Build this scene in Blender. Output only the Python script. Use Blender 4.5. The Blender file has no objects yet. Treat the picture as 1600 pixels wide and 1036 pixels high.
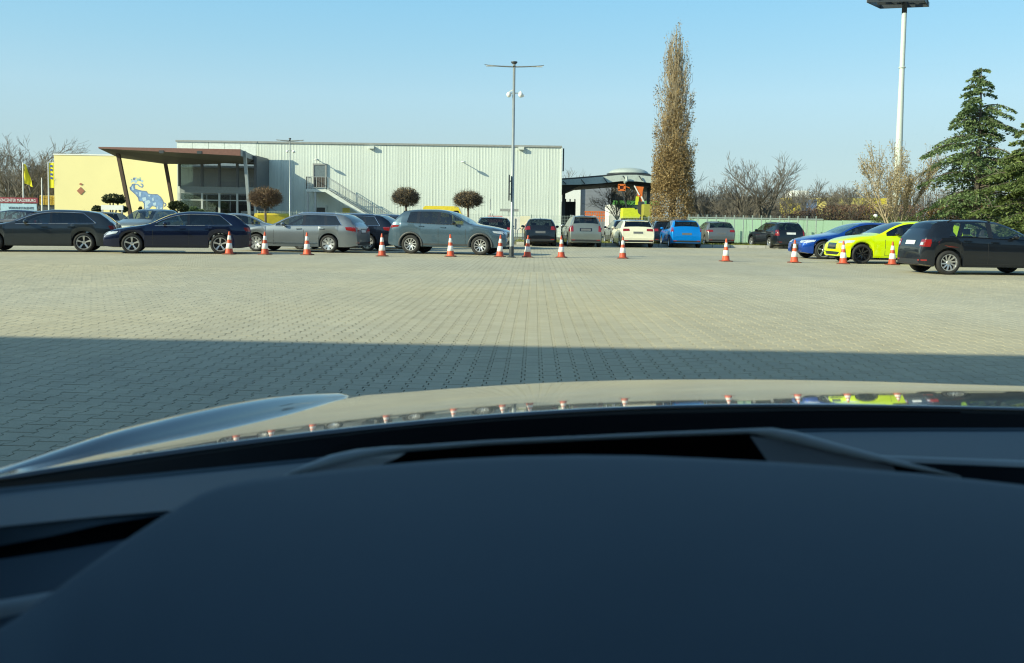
import bpy, bmesh, math, random
import numpy as np
from mathutils import Vector, Matrix, noise
from mathutils.bvhtree import BVHTree
random.seed(7); np.random.seed(7)
R = math.radians; PI = math.pi
SC = bpy.context.scene; COL = SC.collection
# ---------------------------------------------------------------- camera
F = 1450.0; CX, CY = 800.0, 436.0; CAMH = 1.22
th, ro = R(3.47), R(0.86)
_f = Vector((0, math.cos(th), -math.sin(th))); _u = Vector((0, math.sin(th), math.cos(th))); _r = Vector((1, 0, 0))
CR = _r*math.cos(ro) + _u*math.sin(ro); CU = -_r*math.sin(ro) + _u*math.cos(ro)
CAM = Vector((0, 0, CAMH))
cam = bpy.data.cameras.new('camera'); co = bpy.data.objects.new('camera', cam); COL.objects.link(co)
co.matrix_world = Matrix(((CR.x, CU.x, -_f.x, 0), (CR.y, CU.y, -_f.y, 0), (CR.z, CU.z, -_f.z, CAMH), (0, 0, 0, 1)))
cam.sensor_fit = 'HORIZONTAL'; cam.sensor_width = 36; cam.lens = F/1600*36; cam.shift_y = -(518-CY)/1600
cam.clip_start = 0.03; cam.clip_end = 6000
cam.dof.use_dof = True; cam.dof.focus_distance = 30; cam.dof.aperture_fstop = 9.0
SC.camera = co
# ---------------------------------------------------------------- sky, sun, exposure
SUN_EL, SUN_AZ = 26.0, 62.0          # sun behind and to the left of the camera
w = bpy.data.worlds.new('World'); SC.world = w; w.use_nodes = True
nt = w.node_tree; nt.nodes.clear()
sk = nt.nodes.new('ShaderNodeTexSky'); sk.sky_type = 'NISHITA'; sk.sun_disc = False
sk.sun_elevation = R(SUN_EL); sk.sun_rotation = R(180+SUN_AZ); sk.altitude = 50
sk.air_density = 1.0; sk.dust_density = 0.9; sk.ozone_density = 1.6
bg = nt.nodes.new('ShaderNodeBackground'); bg.inputs[1].default_value = 0.15
wo = nt.nodes.new('ShaderNodeOutputWorld')
# thin spring haze: the clear-sky model is too bright near the horizon, so its gradient is eased by height above the horizon
tcw = nt.nodes.new('ShaderNodeTexCoord'); spw = nt.nodes.new('ShaderNodeSeparateXYZ'); crw = nt.nodes.new('ShaderNodeValToRGB'); mxw = nt.nodes.new('ShaderNodeMix')
nt.links.new(tcw.outputs['Generated'], spw.inputs[0]); nt.links.new(spw.outputs[2], crw.inputs[0]); mxw.data_type = 'RGBA'; mxw.blend_type = 'MULTIPLY'; mxw.inputs[0].default_value = 1
el = crw.color_ramp.elements; SKYF = [(0, (.58, .60, .70)), (.08, (.59, .63, .715)), (.13, (.82, .86, .90)), (.23, (.76, .955, .985)), (.42, (.80, 1.0, 1.0))]
while len(el) < len(SKYF): el.new(.5)
for e_, (p_, c_) in zip(el, SKYF): e_.position = p_; e_.color = (*c_, 1)
nt.links.new(sk.outputs[0], mxw.inputs[6]); nt.links.new(crw.outputs[0], mxw.inputs[7])
# the haze evens the low sky out all round the horizon: pale blue-white low down, clearer blue above
hzc = nt.nodes.new('ShaderNodeValToRGB'); nt.links.new(spw.outputs[2], hzc.inputs[0]); el = hzc.color_ramp.elements
HZ = [(0, (.56, .71, .76)), (.08, (.525, .705, .775)), (.13, (.465, .69, .82)), (.18, (.375, .655, .84)), (.232, (.305, .622, .87)), (.5, (.17, .42, .74))]
while len(el) < len(HZ): el.new(.5)
for e_, (p_, c_) in zip(el, HZ): e_.position = p_; e_.color = (*c_, 1)
hzs = nt.nodes.new('ShaderNodeVectorMath'); hzs.operation = 'SCALE'; hzs.inputs['Scale'].default_value = 5.1; nt.links.new(hzc.outputs[0], hzs.inputs[0])
wgt = nt.nodes.new('ShaderNodeMapRange'); nt.links.new(spw.outputs[2], wgt.inputs[0])
for i_, v_ in enumerate((.22, .6, .7, 0)): wgt.inputs[i_+1].default_value = v_
mh = nt.nodes.new('ShaderNodeMix'); mh.data_type = 'RGBA'; nt.links.new(wgt.outputs[0], mh.inputs[0]); nt.links.new(mxw.outputs[2], mh.inputs[6]); nt.links.new(hzs.outputs[0], mh.inputs[7])
nt.links.new(mh.outputs[2], bg.inputs[0]); nt.links.new(bg.outputs[0], wo.inputs[0])
sl = bpy.data.lights.new('sun', 'SUN'); sl.energy = 4.6; sl.angle = R(0.53); sl.color = (1.0, .93, .68)
so = bpy.data.objects.new('sun', sl); COL.objects.link(so)
SD = Vector((math.sin(R(SUN_AZ))*math.cos(R(SUN_EL)), math.cos(R(SUN_AZ))*math.cos(R(SUN_EL)), -math.sin(R(SUN_EL))))
so.rotation_euler = SD.to_track_quat('-Z', 'Y').to_euler()
SC.view_settings.view_transform = 'Standard'; SC.view_settings.look = 'None'
SC.view_settings.exposure = 0.55; SC.view_settings.gamma = 1
SC.render.engine = 'CYCLES'; SC.cycles.filter_width = 1.15
SC.cycles.transparent_max_bounces = 24; SC.cycles.max_bounces = 8; SC.cycles.glossy_bounces = 4

# ---------------------------------------------------------------- helpers
def hor(px): return 348 + 0.015*(px-800)
def at(px, py, Y):
    d = _f + CR*((px-CX)/F) - CU*((py-CY)/F)
    return CAM + d*(Y/d.y)
def gp(px, py):
    d = _f + CR*((px-CX)/F) - CU*((py-CY)/F)
    return CAM + d*(CAMH/-d.z)
def tag(o, label=None, cat=None, group=None, kind=None):
    if label: o['label'] = label
    if cat: o['category'] = cat
    if group: o['group'] = group
    if kind: o['kind'] = kind
    return o
def thing(name, label, cat, loc=(0, 0, 0), rz=0, group=None):
    o = bpy.data.objects.new(name, None); COL.objects.link(o); o.empty_display_size = .2
    o.location = loc; o.rotation_euler = (0, 0, rz); return tag(o, label, cat, group)
def dup(root, loc, rz=0, label=None, scale=None):
    r = root.copy(); COL.objects.link(r); r.location = loc; r.rotation_euler = (0, 0, rz)
    if label: r['label'] = label
    if scale: r.scale = scale
    for ch in list(root.children):
        c = ch.copy(); COL.objects.link(c); c.parent = r
        for g in ch.children:
            d = g.copy(); COL.objects.link(d); d.parent = c
    return r
def link(name, me, mat, parent=None, smooth=False):
    o = bpy.data.objects.new(name, me); COL.objects.link(o)
    if mat is not None and not me.materials: me.materials.append(mat)
    if smooth and len(me.polygons): me.polygons.foreach_set('use_smooth', [True]*len(me.polygons))
    if parent: o.parent = parent
    return o
class MB:
    def __init__(s): s.v = []; s.f = []
    def quad(s, a, b, c, d):
        n = len(s.v); s.v += [tuple(a), tuple(b), tuple(c), tuple(d)]; s.f.append((n, n+1, n+2, n+3)); return s
    def poly(s, pts):
        n = len(s.v); s.v += [tuple(p) for p in pts]; s.f.append(tuple(range(n, n+len(pts)))); return s
    def box(s, a, b):
        n = len(s.v); x0, y0, z0 = a; x1, y1, z1 = b
        s.v += [(x0, y0, z0), (x1, y0, z0), (x1, y1, z0), (x0, y1, z0), (x0, y0, z1), (x1, y0, z1), (x1, y1, z1), (x0, y1, z1)]
        for q in ((0, 3, 2, 1), (4, 5, 6, 7), (0, 1, 5, 4), (1, 2, 6, 5), (2, 3, 7, 6), (3, 0, 4, 7)): s.f.append(tuple(n+i for i in q))
        return s
    def cbox(s, c, d): return s.box((c[0]-d[0]/2, c[1]-d[1]/2, c[2]-d[2]/2), (c[0]+d[0]/2, c[1]+d[1]/2, c[2]+d[2]/2))
    def bar(s, a, b, w, h=None):          # box between two points
        a = Vector(a); b = Vector(b); h = h or w; d = (b-a).normalized()
        up = Vector((0, 0, 1)) if abs(d.z) < .95 else Vector((0, 1, 0))
        x = d.cross(up).normalized()*w/2; y = x.cross(d).normalized()*h/2
        n = len(s.v)
        for p in (a, b): s.v += [tuple(p-x-y), tuple(p+x-y), tuple(p+x+y), tuple(p-x+y)]
        for q in ((0, 1, 2, 3), (7, 6, 5, 4), (0, 4, 5, 1), (1, 5, 6, 2), (2, 6, 7, 3), (3, 7, 4, 0)): s.f.append(tuple(n+i for i in q))
        return s
    def tube(s, pts, rad, k=8, cap=True):
        pts = [Vector(p) for p in pts]; m = len(pts)
        if not hasattr(rad, '__len__'): rad = [rad]*m
        n = len(s.v); ref = None
        for i, p in enumerate(pts):
            d = (pts[min(i+1, m-1)]-pts[max(i-1, 0)]).normalized()
            if ref is None:
                ref = Vector((0, 0, 1)) if abs(d.z) < .9 else Vector((1, 0, 0))
            x = d.cross(ref).normalized(); y = d.cross(x).normalized()
            ref = x.cross(d) if False else ref
            for j in range(k):
                t = 2*PI*j/k; s.v.append(tuple(p + (x*math.cos(t)+y*math.sin(t))*rad[i]))
        for i in range(m-1):
            for j in range(k):
                a = n+i*k+j; b = n+i*k+(j+1) % k; s.f.append((a, b, b+k, a+k))
        if cap: s.f.append(tuple(n+j for j in range(k))); s.f.append(tuple(n+(m-1)*k+j for j in reversed(range(k))))
        return s
    def lathe(s, prof, c=(0, 0, 0), k=20, axis='z'):
        n = len(s.v)
        for r, h in prof:
            for j in range(k):
                t = 2*PI*j/k; a, b = r*math.cos(t), r*math.sin(t)
                s.v.append((c[0]+a, c[1]+b, c[2]+h) if axis == 'z' else (c[0]+a, c[1]+h, c[2]+b))
        for i in range(len(prof)-1):
            for j in range(k):
                a = n+i*k+j; b = n+i*k+(j+1) % k; s.f.append((a, b, b+k, a+k))
        return s
    def grid(s, rows, close=False):
        n = len(s.v); m = len(rows[0])
        for r in rows: s.v += [tuple(p) for p in r]
        for i in range(len(rows)-1):
            for j in range(m-1): a = n+i*m+j; s.f.append((a, a+1, a+m+1, a+m))
        return s
    def mesh(s, name):
        me = bpy.data.meshes.new(name); me.from_pydata(s.v, [], s.f); me.update(); return me
    def build(s, name, mat, parent=None, smooth=False, fix=True):
        me = s.mesh(name)
        if fix:
            bm = bmesh.new(); bm.from_mesh(me); bmesh.ops.recalc_face_normals(bm, faces=bm.faces); bm.to_mesh(me); bm.free()
        return link(name, me, mat, parent, smooth)
def autosmooth(o, ang=35):
    me = o.data; me.shade_smooth() if hasattr(me, 'shade_smooth') else None
    try: me.set_sharp_from_angle(angle=R(ang))
    except Exception: pass
    return o
# ---------------------------------------------------------------- materials
def N(t, k, **kw):
    n = t.nodes.new(k)
    for a, b in kw.items(): setattr(n, a, b)
    return n
def mat(name, col, rough=.6, metal=0, var=.12, scale=6, bump=0, bscale=40, coat=0, spec=.5, inst=0, dark=True, dirt=0):
    m = bpy.data.materials.new(name); m.use_nodes = True; t = m.node_tree; b = t.nodes['Principled BSDF']
    b.inputs['Roughness'].default_value = rough; b.inputs['Metallic'].default_value = metal
    b.inputs['Coat Weight'].default_value = coat; b.inputs['Coat Roughness'].default_value = .03
    b.inputs['Specular IOR Level'].default_value = spec
    tc = N(t, 'ShaderNodeTexCoord')
    nz = N(t, 'ShaderNodeTexNoise'); nz.inputs['Scale'].default_value = scale; nz.inputs['Detail'].default_value = 5
    t.links.new(tc.outputs['Object'], nz.inputs['Vector'])
    mr = N(t, 'ShaderNodeMapRange'); mr.inputs[1].default_value = .25; mr.inputs[2].default_value = .75
    mr.inputs[3].default_value = 1-var; mr.inputs[4].default_value = 1+var
    t.links.new(nz.outputs[0], mr.inputs[0])
    fac = mr.outputs[0]
    if inst:
        oi = N(t, 'ShaderNodeObjectInfo'); m2 = N(t, 'ShaderNodeMapRange'); m2.inputs[3].default_value = 1-inst; m2.inputs[4].default_value = 1+inst
        t.links.new(oi.outputs['Random'], m2.inputs[0]); mm = N(t, 'ShaderNodeMath', operation='MULTIPLY')
        t.links.new(fac, mm.inputs[0]); t.links.new(m2.outputs[0], mm.inputs[1]); fac = mm.outputs[0]
    vm = N(t, 'ShaderNodeVectorMath', operation='SCALE'); vm.inputs[0].default_value = col
    t.links.new(fac, vm.inputs['Scale']); t.links.new(vm.outputs[0], b.inputs['Base Color'])
    if bump:
        bn = N(t, 'ShaderNodeTexNoise'); bn.inputs['Scale'].default_value = bscale; bn.inputs['Detail'].default_value = 4
        t.links.new(tc.outputs['Object'], bn.inputs['Vector'])
        bu = N(t, 'ShaderNodeBump'); bu.inputs['Strength'].default_value = bump; bu.inputs['Distance'].default_value = .01
        t.links.new(bn.outputs[0], bu.inputs['Height']); t.links.new(bu.outputs[0], b.inputs['Normal'])
    return m
def leafmat(name, c1, c2, trans=.35, scale=1.3):
    m = bpy.data.materials.new(name); m.use_nodes = True; t = m.node_tree; b = t.nodes['Principled BSDF']
    b.inputs['Roughness'].default_value = .6; b.inputs['Specular IOR Level'].default_value = .25
    g = N(t, 'ShaderNodeNewGeometry'); nz = N(t, 'ShaderNodeTexNoise'); nz.inputs['Scale'].default_value = scale
    t.links.new(g.outputs['Position'], nz.inputs['Vector'])
    ad = N(t, 'ShaderNodeMath', operation='ADD'); t.links.new(nz.outputs[0], ad.inputs[0])
    mu = N(t, 'ShaderNodeMath', operation='MULTIPLY_ADD'); t.links.new(g.outputs['Random Per Island'], mu.inputs[0]); mu.inputs[1].default_value = .8; mu.inputs[2].default_value = -.4
    t.links.new(mu.outputs[0], ad.inputs[1])
    mx = N(t, 'ShaderNodeMix', data_type='RGBA'); mx.inputs[6].default_value = (*c1, 1); mx.inputs[7].default_value = (*c2, 1)
    t.links.new(ad.outputs[0], mx.inputs[0]); t.links.new(mx.outputs[2], b.inputs['Base Color'])
    tr = N(t, 'ShaderNodeBsdfTranslucent'); t.links.new(mx.outputs[2], tr.inputs[0])
    ms = N(t, 'ShaderNodeMixShader'); ms.inputs[0].default_value = trans
    t.links.new(b.outputs[0], ms.inputs[1]); t.links.new(tr.outputs[0], ms.inputs[2])
    t.links.new(ms.outputs[0], t.nodes['Material Output'].inputs[0]); return m
def glassmat(name, tint, refl=1.0, rough=0.0, ior=1.5):
    m = bpy.data.materials.new(name); m.use_nodes = True; t = m.node_tree; t.nodes.clear()
    tr = N(t, 'ShaderNodeBsdfTransparent'); tr.inputs[0].default_value = (*tint, 1)
    gl = N(t, 'ShaderNodeBsdfGlossy'); gl.inputs[0].default_value = (refl, refl, refl, 1); gl.inputs['Roughness'].default_value = rough
    # Schlick's law on the unsigned angle, so a pane behaves the same from both sides
    g = N(t, 'ShaderNodeNewGeometry'); dt = N(t, 'ShaderNodeVectorMath', operation='DOT_PRODUCT'); t.links.new(g.outputs['Incoming'], dt.inputs[0]); t.links.new(g.outputs['Normal'], dt.inputs[1])
    ab = N(t, 'ShaderNodeMath', operation='ABSOLUTE'); t.links.new(dt.outputs['Value'], ab.inputs[0])
    om = N(t, 'ShaderNodeMath', operation='SUBTRACT'); om.inputs[0].default_value = 1; t.links.new(ab.outputs[0], om.inputs[1])
    pw = N(t, 'ShaderNodeMath', operation='POWER'); pw.inputs[1].default_value = 5; t.links.new(om.outputs[0], pw.inputs[0])
    f0 = ((ior-1)/(ior+1))**2; fr = N(t, 'ShaderNodeMath', operation='MULTIPLY_ADD'); fr.inputs[1].default_value = 1-f0; fr.inputs[2].default_value = f0; t.links.new(pw.outputs[0], fr.inputs[0])
    ms = N(t, 'ShaderNodeMixShader'); o = N(t, 'ShaderNodeOutputMaterial')
    t.links.new(fr.outputs[0], ms.inputs[0]); t.links.new(tr.outputs[0], ms.inputs[1]); t.links.new(gl.outputs[0], ms.inputs[2]); t.links.new(ms.outputs[0], o.inputs[0])
    return m
def paint(name, col, metal=.0, rough=.35):
    # car paint: clear coat over colour, black inside (back faces)
    m = mat('paint_'+name, col, rough, metal, var=.05, scale=3, coat=1.0, spec=.15)
    t = m.node_tree; b = t.nodes['Principled BSDF']; out = t.nodes['Material Output']
    g = N(t, 'ShaderNodeNewGeometry'); d = N(t, 'ShaderNodeBsdfDiffuse'); d.inputs[0].default_value = (.02, .02, .022, 1)
    ms = N(t, 'ShaderNodeMixShader'); t.links.new(g.outputs['Backfacing'], ms.inputs[0]); t.links.new(b.outputs[0], ms.inputs[1]); t.links.new(d.outputs[0], ms.inputs[2])
    t.links.new(ms.outputs[0], out.inputs[0]); return m
M = {}
M['black'] = mat('black_plastic', (.02, .021, .023), .55, bump=.2)
M['gloss'] = mat('gloss_black', (.012, .012, .014), .12, coat=.6)
M['tyre'] = mat('tyre_rubber', (.022, .022, .022), .8, bump=.3, bscale=30)
M['alloy'] = mat('alloy', (.62, .63, .64), .28, metal=.75, var=.06)
M['steel'] = mat('galvanised_steel', (.42, .44, .44), .45, metal=.5, var=.1)
M['chrome'] = mat('chrome', (.78, .78, .8), .14, metal=1, var=.03)
M['redlamp'] = mat('red_lamp', (.24, .012, .012), .15, coat=1)
M['clearlamp'] = mat('clear_lamp', (.62, .66, .68), .12, coat=1, metal=.3)
M['plate'] = mat('number_plate', (.75, .76, .76), .35)
M['white'] = mat('white_paint', (.78, .78, .75), .45, var=.05)
M['clearside'] = glassmat('clear_side_glass', (.72, .80, .80), 1.0, 0.0, 2.0)
M['seat'] = mat('seat_fabric', (.07, .07, .075), .9)
M['sideglass'] = glassmat('side_glass', (.42, .48, .47), 1.0, 0.0, 1.8)
M['darkglass'] = glassmat('tinted_glass', (.10, .12, .13), 1.0, 0.0, 1.8)
M['screen'] = glassmat('windscreen_glass', (.50, .57, .56), 1.0, 0.0, 1.95)
M['bark'] = mat('bark', (.12, .10, .08), .9, var=.3, scale=9)
M['greytwig'] = mat('grey_twigs', (.155, .135, .11), .9, var=.3, scale=3)
M['tantwig'] = mat('tan_twigs', (.36, .29, .19), .9, var=.25, scale=3)
M['concrete'] = mat('concrete', (.38, .37, .34), .85, bump=.3)
# ---------------------------------------------------------------- ground and paving
PY = R(1.34)                                   # the paver rows run 1.3 degrees to the right of the view
def pav(u, v, z=0.0): return (u*math.cos(PY)+v*math.sin(PY), -u*math.sin(PY)+v*math.cos(PY), z)
PW, PL = .144, .20
def paving_mat(name, near):
    m = bpy.data.materials.new(name); m.use_nodes = True; t = m.node_tree; b = t.nodes['Principled BSDF']; L = t.links.new
    b.inputs['Roughness'].default_value = .86; b.inputs['Specular IOR Level'].default_value = .35
    tc = N(t, 'ShaderNodeNewGeometry')
    def noi(s, d=4, vec=None, st=None):
        n = N(t, 'ShaderNodeTexNoise'); n.inputs['Scale'].default_value = s; n.inputs['Detail'].default_value = d
        src = tc.outputs['Position']
        if st:
            mp = N(t, 'ShaderNodeMapping'); mp.inputs['Scale'].default_value = st; L(src, mp.inputs[0]); src = mp.outputs[0]
        L(src, n.inputs['Vector']); return n.outputs[0]
    def rng(i, a, b2, c, d):
        n = N(t, 'ShaderNodeMapRange'); L(i, n.inputs[0])
        for k, vv in enumerate((a, b2, c, d)): n.inputs[k+1].default_value = vv
        return n.outputs[0]
    def ma(op, a, b2, c=None):
        n = N(t, 'ShaderNodeMath', operation=op)
        for k, x in enumerate((a, b2, c)):
            if x is None: continue
            if isinstance(x, (int, float)): n.inputs[k].default_value = x
            else: L(x, n.inputs[k])
        return n.outputs[0]
    big = rng(noi(.22, 5), .3, .7, .92, 1.07); streak = rng(noi(1.2, 4, st=(1, .12, 1)), .3, .7, .95, 1.05)
    mid = rng(noi(2.2, 6), .3, .7, .94, 1.06); fine = rng(noi(70, 3), .3, .7, .90, 1.10)
    fac = ma('MULTIPLY', ma('MULTIPLY', big, streak), ma('MULTIPLY', mid, fine))
    if near:
        at_ = N(t, 'ShaderNodeAttribute', attribute_name='tone'); oi = N(t, 'ShaderNodeObjectInfo')
        k = ma('FRACT', ma('ADD', at_.outputs['Fac'], oi.outputs['Random']), 0)
        fac = ma('MULTIPLY', fac, rng(k, 0, 1, .955, 1.045))
    else:
        sp = N(t, 'ShaderNodeSeparateXYZ'); L(tc.outputs['Position'], sp.inputs[0])
        u = ma('SUBTRACT', ma('MULTIPLY', sp.outputs[0], math.cos(PY)), ma('MULTIPLY', sp.outputs[1], math.sin(PY)))
        v = ma('ADD', ma('MULTIPLY', sp.outputs[0], math.sin(PY)), ma('MULTIPLY', sp.outputs[1], math.cos(PY)))
        sg = ma('SIGN', ma('SINE', ma('MULTIPLY', v, 2*PI/PL), 0), 0)
        uu = ma('DIVIDE', ma('ADD', u, ma('MULTIPLY', sg, .014)), PW)
        col = ma('FLOOR', uu, 0); fr = ma('FRACT', uu, 0)
        ju = ma('LESS_THAN', fr, .046)
        vv = ma('ADD', ma('DIVIDE', v, PL), ma('MULTIPLY', ma('MODULO', col, 2), .5))
        row = ma('FLOOR', vv, 0); jv = ma('LESS_THAN', ma('FRACT', vv, 0), .03)
        j = ma('MAXIMUM', ju, jv)
        wn = N(t, 'ShaderNodeTexWhiteNoise', noise_dimensions='2D'); cb = N(t, 'ShaderNodeCombineXYZ'); L(col, cb.inputs[0]); L(row, cb.inputs[1]); L(cb.outputs[0], wn.inputs[0])
        fac = ma('MULTIPLY', fac, rng(wn.outputs[0], 0, 1, .955, 1.045))
        # some columns have wider, darker joints
        jn = rng(noi(.9, 3, st=(1, .02, 1)), .35, .65, .6, 1.0)
        fac = ma('MULTIPLY', fac, ma('SUBTRACT', 1, ma('MULTIPLY', j, jn)))
    cm = N(t, 'ShaderNodeMix', data_type='RGBA'); cm.inputs[6].default_value = (*PAVCOL, 1); cm.inputs[7].default_value = (PAVCOL[0]*1.05, PAVCOL[1]*1.0, PAVCOL[2]*.9, 1); L(rng(noi(.11, 4), .42, .62, 0, 1), cm.inputs[0])
    fac = ma('MULTIPLY', fac, rng(noi(.55, 6), .66, .74, 1, .86))
    vm = N(t, 'ShaderNodeVectorMath', operation='SCALE'); L(cm.outputs[2], vm.inputs[0]); L(fac, vm.inputs['Scale'])
    L(vm.outputs[0], b.inputs['Base Color'])
    bu = N(t, 'ShaderNodeBump'); bu.inputs['Strength'].default_value = .25; bu.inputs['Distance'].default_value = .004
    L(noi(140, 2), bu.inputs['Height']); L(bu.outputs[0], b.inputs['Normal'])
    return m
PAVCOL = (.435, .405, .305)
M['paver'] = paving_mat('concrete_paver', True); M['farpave'] = paving_mat('distant_paving', False)
M['joint'] = mat('joint_sand', (.05, .049, .04), .95, bump=.4)
V0, V1, U0, U1 = 3.0, 23.0, 4.4, 16.6
g = MB(); B = 400
# distant paving: four sheets around the trapezium that is laid in real pavers
c = [pav(-U0, V0), pav(U0, V0), pav(U1, V1), pav(-U1, V1)]
o_ = [(-B, -60, 0), (B, -60, 0), (B, 52, 0), (-B, 52, 0)]
for i in range(4): g.quad(o_[i], o_[(i+1) % 4], c[(i+1) % 4], c[i])
paving = g.build('paved_yard', M['farpave']); tag(paving, kind='structure')
link('joint_bed', MB().quad(*[(p[0], p[1], -.013) for p in (pav(-U0-.3, V0-.3), pav(U0+.3, V0-.3), pav(U1+.3, V1+.3), pav(-U1-.3, V1+.3))]).mesh('joint_bed'), M['joint'], paving)
def stone_outline(s=1.0):
    g_ = .0042; a = PW/2+.014-g_; b_ = PW/2-.014-g_; y1 = PL/2-g_; y0 = .034; y2 = .062
    pts = [(-a, -y1), (a, -y1), (a, -y2), (b_, -y0), (b_, y0), (a, y2), (a, y1), (-a, y1), (-a, y2), (-b_, y0), (-b_, -y0), (-a, -y2)]
    return pts
def stone_mesh():
    o = stone_outline(); n = len(o); v = []
    for k, (sc, z) in enumerate((((-.0015), 0.0), (0, -.0015), (0, -.012))):
        for x, y in o: v.append((x+(sc if x > 0 else -sc), y+(sc if y > 0 else -sc), z))
    f = [tuple(range(n))]
    for r in range(2):
        for i in range(n): j = (i+1) % n; f.append((r*n+i, (r+1)*n+i, (r+1)*n+j, r*n+j))
    return v, f
SV, SF = stone_mesh()
cells = []
for r_ in range(int(V0/PL), int(V1/PL)+1):
    v = r_*PL
    um = U0 + (U1-U0)*(v-V0)/(V1-V0)
    n_ = int(um/PW)
    for k in range(-n_, n_+1):
        cells.append((k*PW, v + (PL/2 if k % 2 else 0)))
rs = np.random.RandomState(3)
def vis(u, v):
    p = Vector(pav(u, v)) - CAM; d = p.dot(_f)
    return CX+F*p.dot(CR)/d, CY-F*p.dot(CU)/d
def bonnet_line(px): return np.interp(px, [0, 130, 300, 430, 545, 640, 800, 1000, 1150, 1600], [728, 685, 642, 616, 612, 610, 598, 591, 591, 602])
near_cells = []
for c_ in cells:
    if c_[1] > 10: continue
    x, y = vis(*c_)
    if -10 < x < 1610 and y < bonnet_line(x)+8: near_cells.append((c_[0]**2+c_[1]**2, c_))
near_cells.sort(); near_set = set(c_ for _, c_ in near_cells[:300])
sm = bpy.data.meshes.new('paver'); sm.from_pydata(SV, [], SF); sm.materials.append(M['paver'])
for c_ in near_set:
    o = bpy.data.objects.new('paver', sm); COL.objects.link(o); o.parent = paving
    x, y, _ = pav(*c_); o.location = (x, y, rs.uniform(-.0008, .0008)); o.rotation_euler = (rs.uniform(-.003, .003), rs.uniform(-.003, .003), -PY)
rest = np.array([c_ for c_ in cells if c_ not in near_set]); n = len(rest)
sv = np.array(SV); nv = len(sv)
P = np.zeros((n, nv, 3)); P[:] = sv
tx = rs.uniform(-.003, .003, (n, 1)); ty = rs.uniform(-.003, .003, (n, 1))
P[:, :, 2] += rs.uniform(-.0008, .0008, (n, 1)) + P[:, :, 0]*tx + P[:, :, 1]*ty
P[:, :, 0] += rest[:, None, 0]; P[:, :, 1] += rest[:, None, 1]
U, V = P[:, :, 0].copy(), P[:, :, 1].copy()
P[:, :, 0] = U*math.cos(PY)+V*math.sin(PY); P[:, :, 1] = -U*math.sin(PY)+V*math.cos(PY)
def mesh_np(name, co, loops, sizes):
    me = bpy.data.meshes.new(name); me.vertices.add(len(co)); me.vertices.foreach_set('co', co.astype(np.float32).ravel())
    me.loops.add(len(loops)); me.loops.foreach_set('vertex_index', loops.astype(np.int32))
    me.polygons.add(len(sizes)); st = np.concatenate(([0], np.cumsum(sizes)[:-1]))
    me.polygons.foreach_set('loop_start', st.astype(np.int32)); me.update(calc_edges=True); me.validate(); me.shade_flat(); return me
lp = np.concatenate([np.array(f) for f in SF]); sz = np.array([len(f) for f in SF])
me = mesh_np('pavers_beyond', P.reshape(-1, 3), (lp[None, :]+np.arange(n)[:, None]*nv).ravel(), np.tile(sz, n))
at_ = me.attributes.new('tone', 'FLOAT', 'POINT'); at_.data.foreach_set('value', np.repeat(rs.rand(n), nv).astype(np.float32))
o = link('paver_field', me, M['paver'], paving); o['kind'] = 'stuff'
# earth beyond the yard, reaching the horizon
M['earth'] = mat('earth', (.16, .15, .09), .95, var=.3, scale=.4)
e = MB().quad((-3000, -3000, -.05), (3000, -3000, -.05), (3000, 4000, -.05), (-3000, 4000, -.05)).build('ground', M['earth']); tag(e, kind='structure')
# grass verge
M['grassbed'] = mat('verge_soil', (.14, .15, .05), .95, var=.4, scale=3)
gx0, gx1 = 0.2, 21.5
ve = MB().box((gx0, 52.2, -.04), (gx1, 61, .06)).build('verge', M['grassbed']); tag(ve, kind='structure')
ks = mat('kerbstone', (.42, .41, .37), .85, inst=.1, bump=.3)
kme = MB().cbox((0, 0, .05), (.97, .14, .22)).mesh('kerb_stone')
k = gx0
kr = thing('kerb', 'low row of pale kerb stones along the front of the grass verge', 'kerb', (0, 52.1, 0))
while k < gx1:
    o = link('kerb_stone', kme, ks, kr); o.location = (k+.5, 0, 0); k += 1.0
def blades(name, x0, x1, y0, y1, n, h, m, z0=.05, parent=None):
    r_ = np.random.RandomState(5); x = r_.uniform(x0, x1, n); y = r_.uniform(y0, y1, n); a = r_.uniform(0, PI, n)
    hh = h*r_.uniform(.4, 1.2, n); ww = .035*r_.uniform(.5, 1.5, n); lx = r_.normal(0, .04, n); ly = r_.normal(0, .04, n)
    co_ = np.zeros((n, 3, 3)); co_[:, 0] = np.stack([x-ww*np.cos(a), y-ww*np.sin(a), np.full(n, z0)], 1)
    co_[:, 1] = np.stack([x+ww*np.cos(a), y+ww*np.sin(a), np.full(n, z0)], 1); co_[:, 2] = np.stack([x+lx, y+ly, z0+hh], 1)
    me = mesh_np(name, co_.reshape(-1, 3), np.arange(3*n), np.full(n, 3)); return link(name, me, m, parent)
M['grass'] = leafmat('grass', (.15, .19, .04), (.36, .33, .12), .3)
tag(blades('grass', gx0, gx1, 52.3, 60.8, 26000, .13, M['grass']), kind='stuff')
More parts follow.
